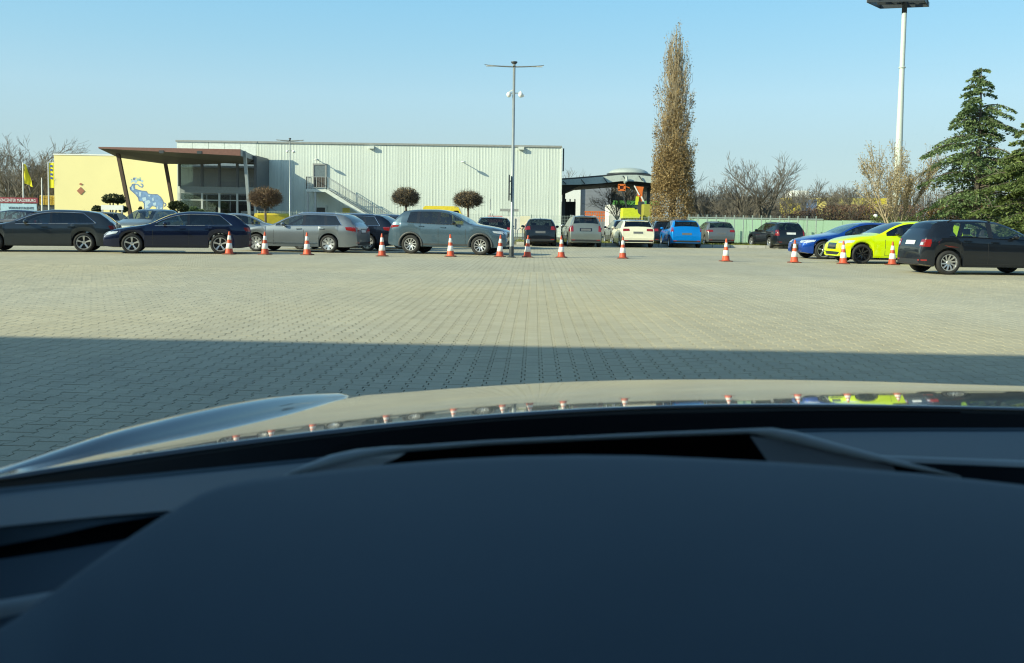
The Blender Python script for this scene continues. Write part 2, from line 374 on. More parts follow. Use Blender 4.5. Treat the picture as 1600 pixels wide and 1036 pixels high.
# ---------------------------------------------------------------- parked cars
def pchip(pts):
    x = np.array([p[0] for p in pts], float); y = np.array([p[1] for p in pts], float); h = np.diff(x); d = np.diff(y)/h
    m = np.zeros(len(x)); m[0], m[-1] = d[0], d[-1]
    for i in range(1, len(x)-1):
        if d[i-1]*d[i] > 0:
            w1, w2 = 2*h[i]+h[i-1], h[i]+2*h[i-1]; m[i] = (w1+w2)/(w1/d[i-1]+w2/d[i])
    def f(q):
        q = min(max(q, x[0]), x[-1]); i = min(max(np.searchsorted(x, q)-1, 0), len(x)-2); t = (q-x[i])/h[i]
        return float(y[i]*(2*t**3-3*t*t+1)+m[i]*h[i]*(t**3-2*t*t+t)+y[i+1]*(-2*t**3+3*t*t)+m[i+1]*h[i]*(t**3-t*t))
    return f
def wheel_meshes(r, rim_r, spokes, style, cache={}):
    key = (r, rim_r, spokes, style)
    if key in cache: return cache[key]
    w_ = .105
    ty = MB().lathe([(rim_r-.01, w_-.02), (rim_r+.005, w_), (r-.03, w_+.006), (r-.008, w_-.02), (r, w_-.045), (r, -w_+.045), (r-.01, -w_+.01), (rim_r, -w_), (rim_r-.02, -w_+.03)], k=32, axis='y')
    ri = MB()      # outer side is +y
    ri.lathe([(rim_r+.004, w_-.004), (rim_r-.018, w_-.004), (rim_r-.026, w_-.03), (rim_r-.03, -.02)], k=32, axis='y')
    dk = MB().lathe([(rim_r-.028, -.02), (.05, -.015), (.0, -.015)], k=24, axis='y')     # brake, and a black disc standing in for shade behind the spokes
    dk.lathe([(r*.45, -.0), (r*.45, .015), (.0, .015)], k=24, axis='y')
    ri.lathe([(.0, w_-.03), (.045, w_-.032), (.058, w_-.045), (.06, .02)], k=16, axis='y')
    for s in range(spokes):
        a = 2*PI*s/spokes + PI/2
        offs = [0] if style != 'twin' else [-.085, .085]
        for q in offs:
            def pt(rad, wd, y, tw=0): 
                aa = a + tw + q*(rad/rim_r)**.7
                return (rad*math.cos(aa)-wd*math.sin(aa), y, rad*math.sin(aa)+wd*math.cos(aa))
            w0, w1 = {'twin': (.016, .019), 'wide': (.03, .052), 'thin': (.018, .020)}[style]
            tw = .18 if style == 'thin' else 0
            r0, r1 = .04, rim_r-.02
            rm = (r0+r1)/2; wm = (w0+w1)/2
            rows = []
            for rad, wd, y, t_ in ((r0, w0, w_-.045, 0), (rm, wm, w_-.026, tw/2), (r1, w1, w_-.012, tw)):
                rows.append([pt(rad, -wd, y-.03, t_), pt(rad, -wd, y, t_), pt(rad, wd, y, t_), pt(rad, wd, y-.03, t_)])
            ri.grid(rows)
    cache[key] = (ty.mesh('wheel'), ri.mesh('rim'), dk.mesh('brake_and_shade'))
    for me in cache[key]: me.shade_flat()
    cache[key][0].polygons.foreach_set('use_smooth', [True]*len(cache[key][0].polygons))
    return cache[key]

BODY = {}
def car(label, P, pnt, wheelpos, yaw, group=None, cat='car', trim='chrome', rim=None, clad=False, plate=True, lamps=None, rails=None, glass=None, detail=1, decor=None):
    """P profile dict in metres from the nose; wheelpos = world (x, y) of the middle between the axles"""
    L, W, fo, wb = P['L'], P['W'], P['fo'], P['wb']; wr = P.get('wr', .33)
    top = pchip(P['top']); belt = pchip(P['belt']); sill = P.get('sill', .20)
    root = thing('parked_car', label, cat, (wheelpos[0], wheelpos[1], 0), yaw, group)
    x0 = fo+wb/2
    X = lambda x: x0-x
    xf, xr = fo, fo+wb; ar = wr+.055
    def z0(x):
        z = sill + .05*max(0, 1-x/.3) + .06*max(0, 1-(L-x)/.35)
        for xa in (xf, xr):
            d = abs(x-xa)
            if d < ar: z = max(z, wr+math.sqrt(ar*ar-d*d))
        return z
    pf, pr = P.get('pf', .17), P.get('pr', .12)
    def hw(x):
        h = W/2
        if x < .75: h *= 1-pf*(1-x/.75)**2.4
        if L-x < .6: h *= 1-pr*(1-(L-x)/.6)**2.6
        return h
    ws, rg, sg = P['ws'], P['rg'], P['sg']; pil = P['pil']
    shr = P.get('shear', .12)
    def shear(x): return shr*min(1, max(0, (x-P['shx'])/max(.05, sg[1]-P['shx']))) if x > P['shx'] else 0
    st = set(np.round(np.linspace(0, L, 30), 3)) | {.02, .05, .1, .2, round(L-.02, 3), round(L-.05, 3), round(L-.1, 3)}
    for xa in (xf, xr):
        for t in np.linspace(0, PI, 13): st.add(round(xa-ar*math.cos(t), 3))
        st.add(round(xa-ar-.004, 3)); st.add(round(xa+ar+.004, 3))
    for p_ in P['top']: st.add(round(p_[0], 3))
    keep = set()
    for a in (*ws, *rg, *sg): keep.add(round(a, 3))
    for a, b in pil: keep.add(round(a, 3)); keep.add(round(b, 3))
    st = sorted(x for x in st if all(abs(x-k) > .018 for k in keep)); st = sorted(set(st) | keep)
    st = [x for x in st if 0 <= x <= L]
    tum = P.get('tum', .30)
    def section(x):
        h = hw(x); zt = top(x); zb = min(belt(x), zt-.012); zz = z0(x); zz = min(zz, zb-.05); g_ = max(0, zt-zb)
        gg = min(1, g_/.35); s = shear(x)*gg
        rd = min(.07, g_*.6)
        pts = [(0, x, zz), (h*.80, x, zz), (h*.965, x, zz+.02), (h*.995, x, zz+.38*(zb-zz)), (h*1.0, x, zz+.66*(zb-zz)), (h*.985, x, zb-.25*(zb-zz)*.3), (h*.95, x, zb)]
        yr = h*.95-.02*gg - tum*max(0, g_-rd)
        zt_ = top(max(0, x-s)) if s else zt; g2 = max(.012, zt_-zb); rd2 = min(.07, g2*.6)
        yr = h*.95-.015*gg - tum*max(0, g2-rd2)
        pts += [((h*.95+yr)/2+.012*gg, x-s/2, zb+(g2-rd2)*.5), (yr, x-s, zb+g2-rd2), (yr-.075-.02*(1-gg), x-s, zb+g2-rd2*.22), ((yr-.08)*.55, x-s, zb+g2+.012), (0, x-s, zb+g2+.02)]
        return pts
    nh = 12
    verts = []; 
    for x in st:
        s = section(x); ring = [(X(a[1]), a[0], a[2]) for a in s] + [(X(a[1]), -a[0], a[2]) for a in s[-2:0:-1]]
        verts += ring
    nr = 22
    segk = [min(j, nr-1-j) for j in range(nr)]
    inr = lambda m, r_: r_[0]-1e-6 <= m <= r_[1]+1e-6
    body, under, side, pill, wsf, rgf = [], [], {}, {}, [], []
    panes = []; a_ = sg[0]
    for p0, p1 in pil: panes.append((a_, p0)); a_ = p1
    panes.append((a_, sg[1]))
    sidep = {}
    allf = []
    for i in range(len(st)-1):
        m = (st[i]+st[i+1])/2
        for j in range(nr):
            a = i*nr+j; b = i*nr+(j+1) % nr; f = (a, b, b+nr, a+nr); k = segk[j]; allf.append(f)
            if k == 0: under.append(f); continue
            if k in (6, 7) and inr(m, sg):
                hit = None
                for q, pp in enumerate(panes):
                    if inr(m, pp): hit = q
                if hit is None: pill.setdefault((round(m, 1), j < nr/2) if False else (sum(m > p_[1] for p_ in P['pil']), j < nr/2), []).append(f)
                else: sidep.setdefault((hit, j < nr/2), []).append(f)
                continue
            if k in (9, 10) and inr(m, ws): wsf.append(f); continue
            if k in (9, 10) and inr(m, rg): rgf.append(f); continue
            body.append(f)
    def sub(name, faces, m, off=0, smooth=True):
        if not faces: return None
        ids = sorted(set(i for f in faces for i in f)); mp = {a: b for b, a in enumerate(ids)}
        me = bpy.data.meshes.new(name); me.from_pydata([verts[i] for i in ids], [], [tuple(mp[i] for i in reversed(f)) for f in faces]); me.update()
        return link(name, me, m, root, smooth)
    capf = tuple(range(nr-1, -1, -1)); capr = tuple((len(st)-1)*nr+j for j in range(nr))
    bo = sub('body', body+[capf[::-1] if False else tuple(reversed(capf)), tuple(reversed(capr))][:0]+body[:0], pnt)
    # closed nose and tail
    me = bo.data; bm = bmesh.new(); bm.from_mesh(me)
    for i0 in (0, len(st)-1):
        vs = []
        for j in range(nr):
            co_ = Vector(verts[i0*nr+j]); vv = min(bm.verts, key=lambda q: (q.co-co_).length)
            if (vv.co-co_).length > 1e-5: vv = bm.verts.new(co_)
            if not vs or vs[-1] is not vv: vs.append(vv)
        try: bm.faces.new(vs)
        except Exception: pass
    bmesh.ops.recalc_face_normals(bm, faces=bm.faces)
    cx = sum((f.calc_center_median().dot(f.normal) for f in bm.faces if abs(f.normal.y) > .7))
    cc = sum((1 if f.normal.y*f.calc_center_median().y > 0 else -1) for f in bm.faces if abs(f.normal.y) > .7)
    if cc < 0: bmesh.ops.reverse_faces(bm, faces=bm.faces)
    bm.to_mesh(me); bm.free(); me.polygons.foreach_set('use_smooth', [True]*len(me.polygons)); autosmooth(bo, 38)
    sub('underbody', under, M['black'], smooth=False); [sub('window_pillar', ff, M['gloss']) for _, ff in sorted(pill.items())]
    gm = glass or M['sideglass']
    for (q, s_), ff in sorted(sidep.items(), key=lambda t: (t[0][0], t[0][1])): sub('side_window', ff, gm if q == 0 else (P.get('rearglass') or gm))
    sub('windscreen', wsf, M['screen']); sub('rear_window', rgf, M['darkglass'])
    bv = BVHTree.FromPolygons([Vector(v) for v in verts], allf+[capf, capr])
    def cast(p, view):
        a, b = p
        if view == 'side': o_, d_ = Vector((X(a), 3, b)), Vector((0, -1, 0))
        elif view == 'side2': o_, d_ = Vector((X(a), -3, b)), Vector((0, 1, 0))
        elif view == 'rear': o_, d_ = Vector((-8, a, b)), Vector((1, 0, 0))
        elif view == 'front': o_, d_ = Vector((8, a, b)), Vector((-1, 0, 0))
        else: o_, d_ = Vector((X(a), 0, 5)), Vector((0, 0, -1))
        h = bv.ray_cast(o_, d_)
        if h[0] is None:
            h = bv.find_nearest(o_+d_*(abs(o_.x)-L/2 if view in ('rear', 'front') else 2.2))
        return h[0], d_
    def decal(name, quad, view, m, off=.006, nx=5, nz=3, parent=root, mb=None):
        a, b, c_, d = [Vector((p[0], p[1])) for p in quad]; rows = []; own = mb is None; mb = mb or MB()
        for j in range(nz+1):
            t = j/nz; r_ = []
            for i in range(nx+1):
                s = i/nx; p = (a*(1-s)+b*s)*(1-t)+(d*(1-s)+c_*s)*t; h, dd = cast(p, view); r_.append(h-dd*off)
            rows.append(r_)
        dd = cast(a, view)[1]
        # skirt pushes back into the body so the piece has thickness
        full = [[p+dd*(off+.006) for p in rows[0]]]+rows+[[p+dd*(off+.006) for p in rows[-1]]]
        full = [[r_[0]+dd*(off+.006)]+r_+[r_[-1]+dd*(off+.006)] for r_ in full]
        mb.grid(full)
        if own: return mb.build(name, m, parent, smooth=False)
    sides = (('side', 1), ('side2', -1))
    # wheels
    ri = rim or (5, 'twin', 'alloy'); tm, rm, dm = wheel_meshes(wr, P.get('rr', wr-.095), ri[0], ri[1])
    for xa in (xf, xr):
        for s_ in (1, -1):
            wo_ = link('wheel', tm, None, root); 
            if not tm.materials: tm.materials.append(M['tyre'])
            wo_.location = (X(xa), s_*(W/2-.115), wr); wo_.rotation_euler = (0, 0, 0 if s_ > 0 else PI)
            for me_, nm, mt in ((rm, 'rim', ri[2]), (dm, 'brake_and_shade', 'black')):
                if not me_.materials: me_.materials.append(None)
                c_ = bpy.data.objects.new(nm, me_); COL.objects.link(c_); c_.parent = wo_
                c_.material_slots[0].link = 'OBJECT'; c_.material_slots[0].material = M[mt]
            # arch liner
    # lamps
    zl = P['lz']; lz0, lz1 = zl
    h0 = W/2
    lw = P.get('lw', .42)
    for sg_ in (1, -1):
        if P.get('fl', True):
            decal('headlight', [(sg_*h0*.46, lz0+.03), (sg_*h0*.86, lz0), (sg_*h0*.86, lz1), (sg_*h0*.46, lz1-.03)], 'front', M['clearlamp'], off=.008)
            decal('headlight_side', [(.10, lz0+.01), (lw, lz1-.07), (lw+.06, lz1), (.12, lz1-.01)], 'side' if sg_ > 0 else 'side2', M['clearlamp'], off=.006)
    gz0, gz1 = P.get('gz', (.34, .66))
    decal('grille', [(-h0*.42, gz0), (h0*.42, gz0), (h0*.40, gz1), (-h0*.40, gz1)], 'front', M['gloss'], off=.006, nx=6)
    decal('lower_intake', [(-h0*.8, .24), (h0*.8, .24), (h0*.74, P.get('iz', .31)), (-h0*.74, P.get('iz', .31))], 'front', M['black'], off=.006, nx=6)
    tz0, tz1 = P['tz']; ti, to_ = P.get('ty', (.52, .95))
    for sg_ in (1, -1):
        decal('tail_light', [(sg_*h0*ti, tz0+.02), (sg_*h0*to_, tz0), (sg_*h0*to_, tz1), (sg_*h0*(ti+.02), tz1)], 'rear', M['redlamp'], off=.009)
        td = P.get('td', .22)
        if td: decal('tail_light', [(L-.05, tz0), (L-td, tz0+.05), (L-td-.05, tz1-.01), (L-.07, tz1)], 'side' if sg_ > 0 else 'side2', M['redlamp'], off=.006)
        if P.get('white_lamp'): decal('reverse_light', [(sg_*h0*(ti+.03), tz0+.05), (sg_*h0*(ti+.16), tz0+.05), (sg_*h0*(ti+.16), tz0+.13), (sg_*h0*(ti+.03), tz0+.13)], 'rear', M['clearlamp'], off=.014, nx=2, nz=2)
        decal('reflector', [(sg_*h0*.62, .36), (sg_*h0*.88, .36), (sg_*h0*.88, .40), (sg_*h0*.62, .40)], 'rear', M['redlamp'], off=.006, nx=3, nz=1)
    decal('rear_bumper', [(-h0*.86, .24), (h0*.86, .24), (h0*.84, .40), (-h0*.84, .40)], 'rear', M['black'], off=.004, nx=8)
    pz = P.get('pz', .72)
    if plate: decal('number_plate', [(-.26, pz), (.26, pz), (.26, pz+.11), (-.26, pz+.11)], 'rear', M['plate'] if plate == 1 else M['plate2'], off=.012, nx=2, nz=1)
    decal('tailgate_recess', [(-.32, pz-.03), (.32, pz-.03), (.32, pz+.14), (-.32, pz+.14)], 'rear', pnt if P.get('norec') else M['gloss'], off=.004, nx=4, nz=2)
    # seams, handles, trim
    sm_ = MB(); hn = []
    for v_, s_ in sides:
        for xs in P['doors']:
            zb = belt(xs)
            decal('', [(xs-.006, sill+.09), (xs+.006, sill+.09), (xs+.006+.01, zb-.01), (xs-.006+.01, zb-.01)], v_, None, off=.002, nx=1, nz=5, mb=sm_)
        decal('', [(P['doors'][0], sill+.09), (P['doors'][-1], sill+.09), (P['doors'][-1], sill+.10), (P['doors'][0], sill+.10)], v_, None, off=.002, nx=10, nz=1, mb=sm_)
        for xs in P['doors'][1:]:
            decal('door_handle', [(xs-.28, belt(xs)-.13), (xs-.08, belt(xs)-.12), (xs-.08, belt(xs)-.09), (xs-.28, belt(xs)-.10)], v_, pnt if trim != 'chrome' else pnt, off=.03, nx=3, nz=2)
        if trim:
            tb = MB(); pl = []; n_ = 16
            for i in range(n_+1):
                x = sg[0]+(sg[1]-sg[0])*i/n_; s5 = section(x); pl.append(Vector((X(s5[6][1]), s_*(s5[6][0]+.006), s5[6][2]+.006)))
            tb.tube(pl, .009, 5)
            if P.get('toptrim'):
                pl = []
                for i in range(n_+1):
                    x = sg[0]+.04+(sg[1]-sg[0]-.04)*i/n_; s5 = section(x); pl.append(Vector((X(s5[8][1]), s_*(s5[8][0]+.008), s5[8][2]-.004)))
                s5 = section(sg[1]); pl.append(Vector((X(s5[7][1]), s_*(s5[7][0]+.008), s5[7][2]))); pl.append(Vector((X(s5[6][1]), s_*(s5[6][0]+.008), s5[6][2])))
                tb.tube(pl, .011, 5)
            tb.build('window_trim', M[trim], root)
        if clad:
            for xa in (xf, xr):
                ad = MB(); rows = [[], []]
                for t in np.linspace(-.1, PI+.1, 17):
                    for q, rr_ in enumerate((ar+.002, ar+.075)):
                        x, z = xa-rr_*math.cos(t), max(sill, wr+rr_*math.sin(t)); 
                        h, dd = cast((xa-(ar+.02)*math.cos(t), max(sill+.05, wr+(ar+.03)*math.sin(t))), v_); rows[q].append(Vector((X(x), h.y-dd.y*.02, z)))
                rows = [[p+Vector((0, -s_*.04, 0)) for p in rows[0]]]+rows+[[p+Vector((0, -s_*.04, 0)) for p in rows[1]]]
                ad.grid(rows).build('wheel_arch_trim', M['clad'], root, smooth=True)
            decal('sill_trim', [(xf+ar+.06, sill), (xr-ar-.06, sill), (xr-ar-.06, sill+.13), (xf+ar+.06, sill+.13)], v_, M['clad'], off=.014, nx=6, nz=2)
        else:
            decal('sill_trim', [(xf+ar+.02, sill), (xr-ar-.02, sill), (xr-ar-.02, sill+.055), (xf+ar+.02, sill+.055)], v_, M['black'], off=.006, nx=6, nz=1)
        if P.get('sillchrome'): decal('sill_strip', [(xf+ar+.08, sill+.12), (xr-ar-.04, sill+.14), (xr-ar-.04, sill+.165), (xf+ar+.08, sill+.145)], v_, M['chrome'], off=.012, nx=6, nz=1)
        # mirror
        xm = sg[0]+P.get('mx', .33); ym = hw(xm)*.95; zm = belt(xm)+.06
        mm = MB(); rows = []
        for i in range(7):
            t = PI*i/6; rows.append([(X(xm)+.075*math.cos(t), s_*(ym+.13+.10*math.sin(t)*math.cos(2*PI*j/10)), zm+.07*math.sin(t)*math.sin(2*PI*j/10)+.01) for j in range(11)])
        mm.grid(rows); mo = mm.build('door_mirror', P.get('mirmat') or pnt, root, smooth=True)
        MB().bar((X(xm)+.0, s_*(ym-.03), zm-.04), (X(xm), s_*(ym+.07), zm-.01), .05, .03).build('mirror_stalk', M['black'], mo)
        if rails:
            pl = []
            ra, rb = P['roof']
            for i in range(11):
                x = ra+(rb-ra)*i/10; s5 = section(x); lift = .035 if 0 < i < 10 else -.005
                pl.append((X(s5[9][1]), s_*(s5[9][0]+.02), s5[9][2]+lift))
            MB().tube(pl, .015, 6).build('roof_rail', M[rails], root)
    sm_.build('door_seams', M['black'], root)['kind'] = 'stuff'
    # cabin
    z_s = .45
    for xx, yy in ((P['seat'][0], .36), (P['seat'][0], -.36), (P['seat'][1], .34), (P['seat'][1], -.34)):
        zt_ = min(1.24 if P.get('H', 1.45) < 1.6 else 1.38, top(xx)-.14)
        sm2 = MB(); rows = []
        for z, hw_, dx in ((z_s, .25, 0), (.8, .25, -.06), (zt_-.22, .21, -.14), (zt_-.18, .09, -.15)): rows.append([(X(xx)+dx+.06, yy-hw_, z), (X(xx)+dx-.06, yy-hw_, z), (X(xx)+dx-.06, yy+hw_, z), (X(xx)+dx+.06, yy+hw_, z), (X(xx)+dx+.06, yy-hw_, z)])
        sm2.grid(rows); s_o = sm2.build('seat', M['seat'], root)
        MB().box((X(xx)-.22, yy-.12, zt_-.17), (X(xx)-.13, yy+.12, zt_)).build('headrest', M['seat'], s_o)
    MB().box((X(ws[0]+.25)-.5, -W*.40, .5), (X(ws[0]+.25), W*.40, belt(ws[0]+.3)-.03)).build('dashboard', M['seat'], root)
    if P.get('spoiler'):
        s5 = section(rg[0]); MB().grid([[(X(s5[9][1])+.12, y, s5[9][2]+.012) for y in np.linspace(-s5[9][0], s5[9][0], 7)], [(X(s5[9][1])-.20, y*.95, s5[9][2]+.0) for y in np.linspace(-s5[9][0], s5[9][0], 7)], [(X(s5[9][1])-.20, y*.95, s5[9][2]-.04) for y in np.linspace(-s5[9][0], s5[9][0], 7)], [(X(s5[9][1])-.0, y*.95, s5[9][2]-.05) for y in np.linspace(-s5[9][0], s5[9][0], 7)]]).build('roof_spoiler', pnt, root)
    s5 = section((P['roof'][0]*.15+P['roof'][1]*.85)); MB().grid([[(X(s5[11][1])+.03, -.012, s5[11][2]), (X(s5[11][1])+.03, .012, s5[11][2])], [(X(s5[11][1])-.08, -.004, s5[11][2]+.055), (X(s5[11][1])-.08, .004, s5[11][2]+.055)], [(X(s5[11][1])-.10, -.012, s5[11][2]), (X(s5[11][1])-.10, .012, s5[11][2])]]).build('roof_aerial', M['gloss'], root)
    root['_dec'] = 0; del root['_dec']
    if decor: decor(root, decal, X)
    return root
M['plate2'] = mat('dull_plate', (.13, .135, .14), .4)
M['clad'] = mat('arch_cladding', (.045, .05, .055), .5)
ESTATE = dict(rearglass=M['darkglass'], L=4.76, W=1.85, H=1.43, fo=.90, wb=2.82, wr=.33, top=[(0, .50), (.02, .60), (.08, .69), (.25, .77), (.7, .875), (1.25, .965), (1.42, 1.0), (1.75, 1.16), (2.1, 1.31), (2.4, 1.385), (2.8, 1.425), (3.3, 1.42), (3.9, 1.385), (4.22, 1.33), (4.33, 1.27), (4.55, 1.06), (4.66, .98), (4.72, .86), (4.75, .62), (4.76, .50)],
    belt=[(0, .6), (.6, .80), (1.4, .93), (2.5, .955), (3.6, .975), (4.3, .985), (4.76, .97)], ws=(1.42, 2.28), rg=(4.26, 4.62), sg=(1.62, 4.12), pil=[(2.66, 2.74), (3.52, 3.56)], shx=3.0, shear=.42, doors=[1.55, 2.70, 3.50], lz=(.60, .74), gz=(.30, .66), tz=(.76, .92), seat=(2.5, 3.35), roof=(2.45, 4.1), toptrim=1, tum=.36)
SUPERB = dict(ESTATE, L=4.86, W=1.86, H=1.48, fo=.93, wb=2.84, top=[(0, .50), (.02, .62), (.08, .72), (.3, .83), (.8, .93), (1.35, 1.0), (1.5, 1.03), (1.85, 1.2), (2.2, 1.36), (2.5, 1.44), (2.9, 1.475), (3.5, 1.47), (4.1, 1.44), (4.42, 1.38), (4.5, 1.33), (4.68, 1.13), (4.78, 1.03), (4.83, .9), (4.85, .66), (4.86, .5)],
    belt=[(0, .62), (.6, .86), (1.4, .96), (2.5, .985), (3.6, 1.0), (4.4, 1.02), (4.86, 1.0)], ws=(1.5, 2.36), rg=(4.46, 4.74), sg=(1.7, 4.28), pil=[(2.74, 2.86), (3.62, 3.74)], shx=3.3, shear=.26, doors=[1.62, 2.80, 3.68], lz=(.66, .80), tz=(.80, .98), td=.40, seat=(2.6, 3.45), roof=(2.5, 4.3), sillchrome=1, toptrim=1, pz=.76)
SUV = dict(tum=.36, L=4.55, W=1.84, H=1.68, fo=.94, wb=2.70, wr=.355, rr=.235, sill=.27, top=[(0, .62), (.02, .78), (.08, .88), (.3, .97), (.8, 1.07), (1.2, 1.13), (1.35, 1.17), (1.7, 1.36), (2.05, 1.53), (2.35, 1.62), (2.8, 1.665), (3.4, 1.66), (3.85, 1.62), (4.02, 1.57), (4.2, 1.39), (4.36, 1.2), (4.42, 1.1), (4.5, .92), (4.54, .7), (4.55, .55)],
    belt=[(0, .74), (.6, .98), (1.35, 1.09), (2.5, 1.12), (3.5, 1.16), (4.1, 1.2), (4.55, 1.15)], ws=(1.35, 2.2), rg=(3.9, 4.34), sg=(1.6, 3.8), pil=[(2.5, 2.62), (3.3, 3.42)], shx=3.42, shear=.10, doors=[1.5, 2.55, 3.4], lz=(.78, .90), gz=(.42, .80), tz=(.96, 1.08), ty=(.45, .95), td=.42, seat=(2.35, 3.2), roof=(2.5, 3.8), spoiler=1, pz=.82)
HATCH = dict(tum=.42, L=4.2, W=1.78, H=1.48, fo=.85, wb=2.58, wr=.315, top=[(0, .5), (.02, .64), (.08, .74), (.3, .84), (.75, .93), (1.05, .99), (1.15, 1.02), (1.5, 1.2), (1.85, 1.36), (2.15, 1.44), (2.6, 1.48), (3.2, 1.46), (3.6, 1.42), (3.75, 1.37), (3.95, 1.16), (4.06, 1.0), (4.13, .88), (4.17, .75), (4.19, .6), (4.2, .5)],
    belt=[(0, .62), (.5, .84), (1.15, .95), (2.2, .98), (3.4, 1.02), (4.2, 1.0)], ws=(1.15, 2.02), rg=(3.66, 4.02), sg=(1.35, 3.5), pil=[(2.3, 2.4), (3.12, 3.16)], shx=2.9, shear=.14, doors=[1.3, 2.35, 3.1], lz=(.64, .78), tz=(.84, 1.0), ty=(.62, .97), td=.26, seat=(2.15, 3.0), roof=(2.2, 3.5), pz=.70, spoiler=1)
MINIVAN = dict(HATCH, L=4.4, W=1.80, H=1.65, wb=2.68, wr=.32, top=[(0, .55), (.02, .72), (.08, .82), (.3, .92), (.7, 1.02), (.95, 1.08), (1.05, 1.12), (1.4, 1.32), (1.8, 1.52), (2.1, 1.6), (2.6, 1.645), (3.4, 1.64), (3.95, 1.6), (4.08, 1.54), (4.22, 1.28), (4.3, 1.08), (4.35, .92), (4.38, .75), (4.39, .62), (4.4, .5)],
    belt=[(0, .7), (.5, .92), (1.1, 1.03), (2.2, 1.05), (3.6, 1.07), (4.4, 1.05)], ws=(1.05, 1.95), rg=(4.0, 4.27), sg=(1.3, 3.85), pil=[(2.3, 2.4), (3.25, 3.32)], shx=3.2, shear=.10, doors=[1.25, 2.35, 3.3], tz=(.80, 1.12), ty=(.72, .97), lz=(.70, .84), seat=(2.1, 3.0), roof=(2.3, 3.9), pz=.86)
WAGON = dict(ESTATE, L=4.6, W=1.74, H=1.47, fo=.88, wb=2.65, wr=.315, top=[(0, .5), (.02, .62), (.08, .70), (.3, .79), (.8, .90), (1.25, .97), (1.35, 1.0), (1.7, 1.2), (2.0, 1.35), (2.3, 1.43), (2.8, 1.46), (3.6, 1.45), (4.15, 1.42), (4.28, 1.36), (4.42, 1.12), (4.5, .98), (4.55, .85), (4.58, .7), (4.59, .6), (4.6, .5)],
    ws=(1.35, 2.16), rg=(4.2, 4.49), sg=(1.55, 4.08), pil=[(2.5, 2.6), (3.35, 3.45)], shx=3.2, shear=.12, doors=[1.5, 2.55, 3.4], tz=(.72, 1.05), ty=(.78, .98), seat=(2.3, 3.2), roof=(2.4, 4.1), toptrim=0, pz=.80, belt=[(0, .6), (.6, .82), (1.4, .93), (2.5, .95), (3.6, .97), (4.6, .97)])
FASTBACK = dict(ESTATE, mirmat=M['gloss'], pf=.24, L=4.94, W=1.89, H=1.45, fo=.80, wb=2.92, wr=.345, rr=.255)
LIFTBACK = dict(ESTATE, mirmat=M['gloss'], iz=.40, pf=.24, L=4.69, W=1.83, H=1.46, fo=.73, wb=2.68, wr=.335, rr=.25, top=[(0, .50), (.02, .62), (.08, .73), (.3, .84), (.75, .94), (1.2, 1.0), (1.35, 1.04), (1.7, 1.22), (2.05, 1.37), (2.35, 1.44), (2.8, 1.46), (3.4, 1.44), (4.0, 1.38), (4.3, 1.28), (4.5, 1.12), (4.58, 1.02), (4.64, .9), (4.67, .7), (4.68, .6), (4.69, .5)],
    ws=(1.35, 2.2), rg=(4.08, 4.5), sg=(1.55, 3.95), pil=[(2.58, 2.68), (3.42, 3.5)], doors=[1.5, 2.62, 3.45], shx=3.1, shear=.25, lz=(.68, .80), gz=(.48, .70), roof=(2.4, 3.9), seat=(2.4, 3.25), belt=[(0, .62), (.6, .84), (1.4, .96), (2.5, .98), (3.6, 1.0), (4.69, 1.0)])
FABIA = dict(HATCH, pr=.22, L=4.26, W=1.74, H=1.47, fo=.90, wb=2.52, wr=.325, rr=.225, pil=[(2.28, 2.42), (3.18, 3.23)], sg=(1.35, 3.50), top=[(0, .5), (.02, .64), (.08, .74), (.3, .84), (.75, .93), (1.05, .99), (1.15, 1.02), (1.5, 1.2), (1.85, 1.36), (2.15, 1.44), (2.6, 1.47), (3.2, 1.46), (3.7, 1.43), (3.84, 1.38), (4.0, 1.2), (4.12, 1.03), (4.19, .88), (4.23, .75), (4.25, .6), (4.26, .5)], rg=(3.74, 4.06), tz=(.78, 1.0), ty=(.66, .97), td=.30, white_lamp=1, shear=.22, shx=3.0, roof=(2.3, 3.7), pz=.80, norec=1)
def fabdec(root, decal, X):
    pass
def place_side(pxw, pyb, yaw_deg, P, which, face, D=None):
    """put the near wheel (which='front'/'rear') of a car whose nose points left or right at a ground pixel; yaw>0 turns the nose towards us"""
    D = D or (F*CAMH/(pyb-hor(pxw)))
    g_ = at(pxw, pyb, D); W = P['W']/2-.02; wb = P['wb']/2
    if face == 'left': a = PI+R(yaw_deg)
    else: a = -R(yaw_deg)
    hx, hy = math.cos(a), math.sin(a)
    # side normal pointing at the viewer
    nx, ny = (-hy, hx)
    if ny > 0: nx, ny = -nx, -ny
    s = 1 if which == 'front' else -1
    return (g_.x-s*hx*wb-nx*W, g_.y-s*hy*wb-ny*W), a
C_ = {}
C_['slate'] = paint('slate_grey', (.032, .042, .052), .4); C_['navy'] = paint('navy', (.004, .009, .034), .25)
C_['silver'] = paint('grey_silver', (.20, .225, .245), .6); C_['bluegrey'] = paint('blue_grey', (.07, .115, .155), .4)
C_['darknavy'] = paint('dark_navy', (.005, .009, .02), .2); C_['black'] = paint('black', (.009, .012, .018), .2)
C_['champ'] = paint('champagne', (.24, .26, .235), .55); C_['white'] = paint('cream_white', (.72, .68, .52), 0)
C_['azure'] = paint('bright_blue', (.0, .20, .62), .25); C_['golf'] = paint('mid_grey', (.17, .185, .19), .5)
C_['royal'] = paint('royal_blue', (.004, .05, .30), .3); C_['lime'] = paint('lime_yellow', (.60, .78, .0), .0)
C_['ice'] = paint('pale_blue_grey', (.25, .30, .34), .5); C_['red'] = paint('dark_red', (.16, .012, .01), .2)
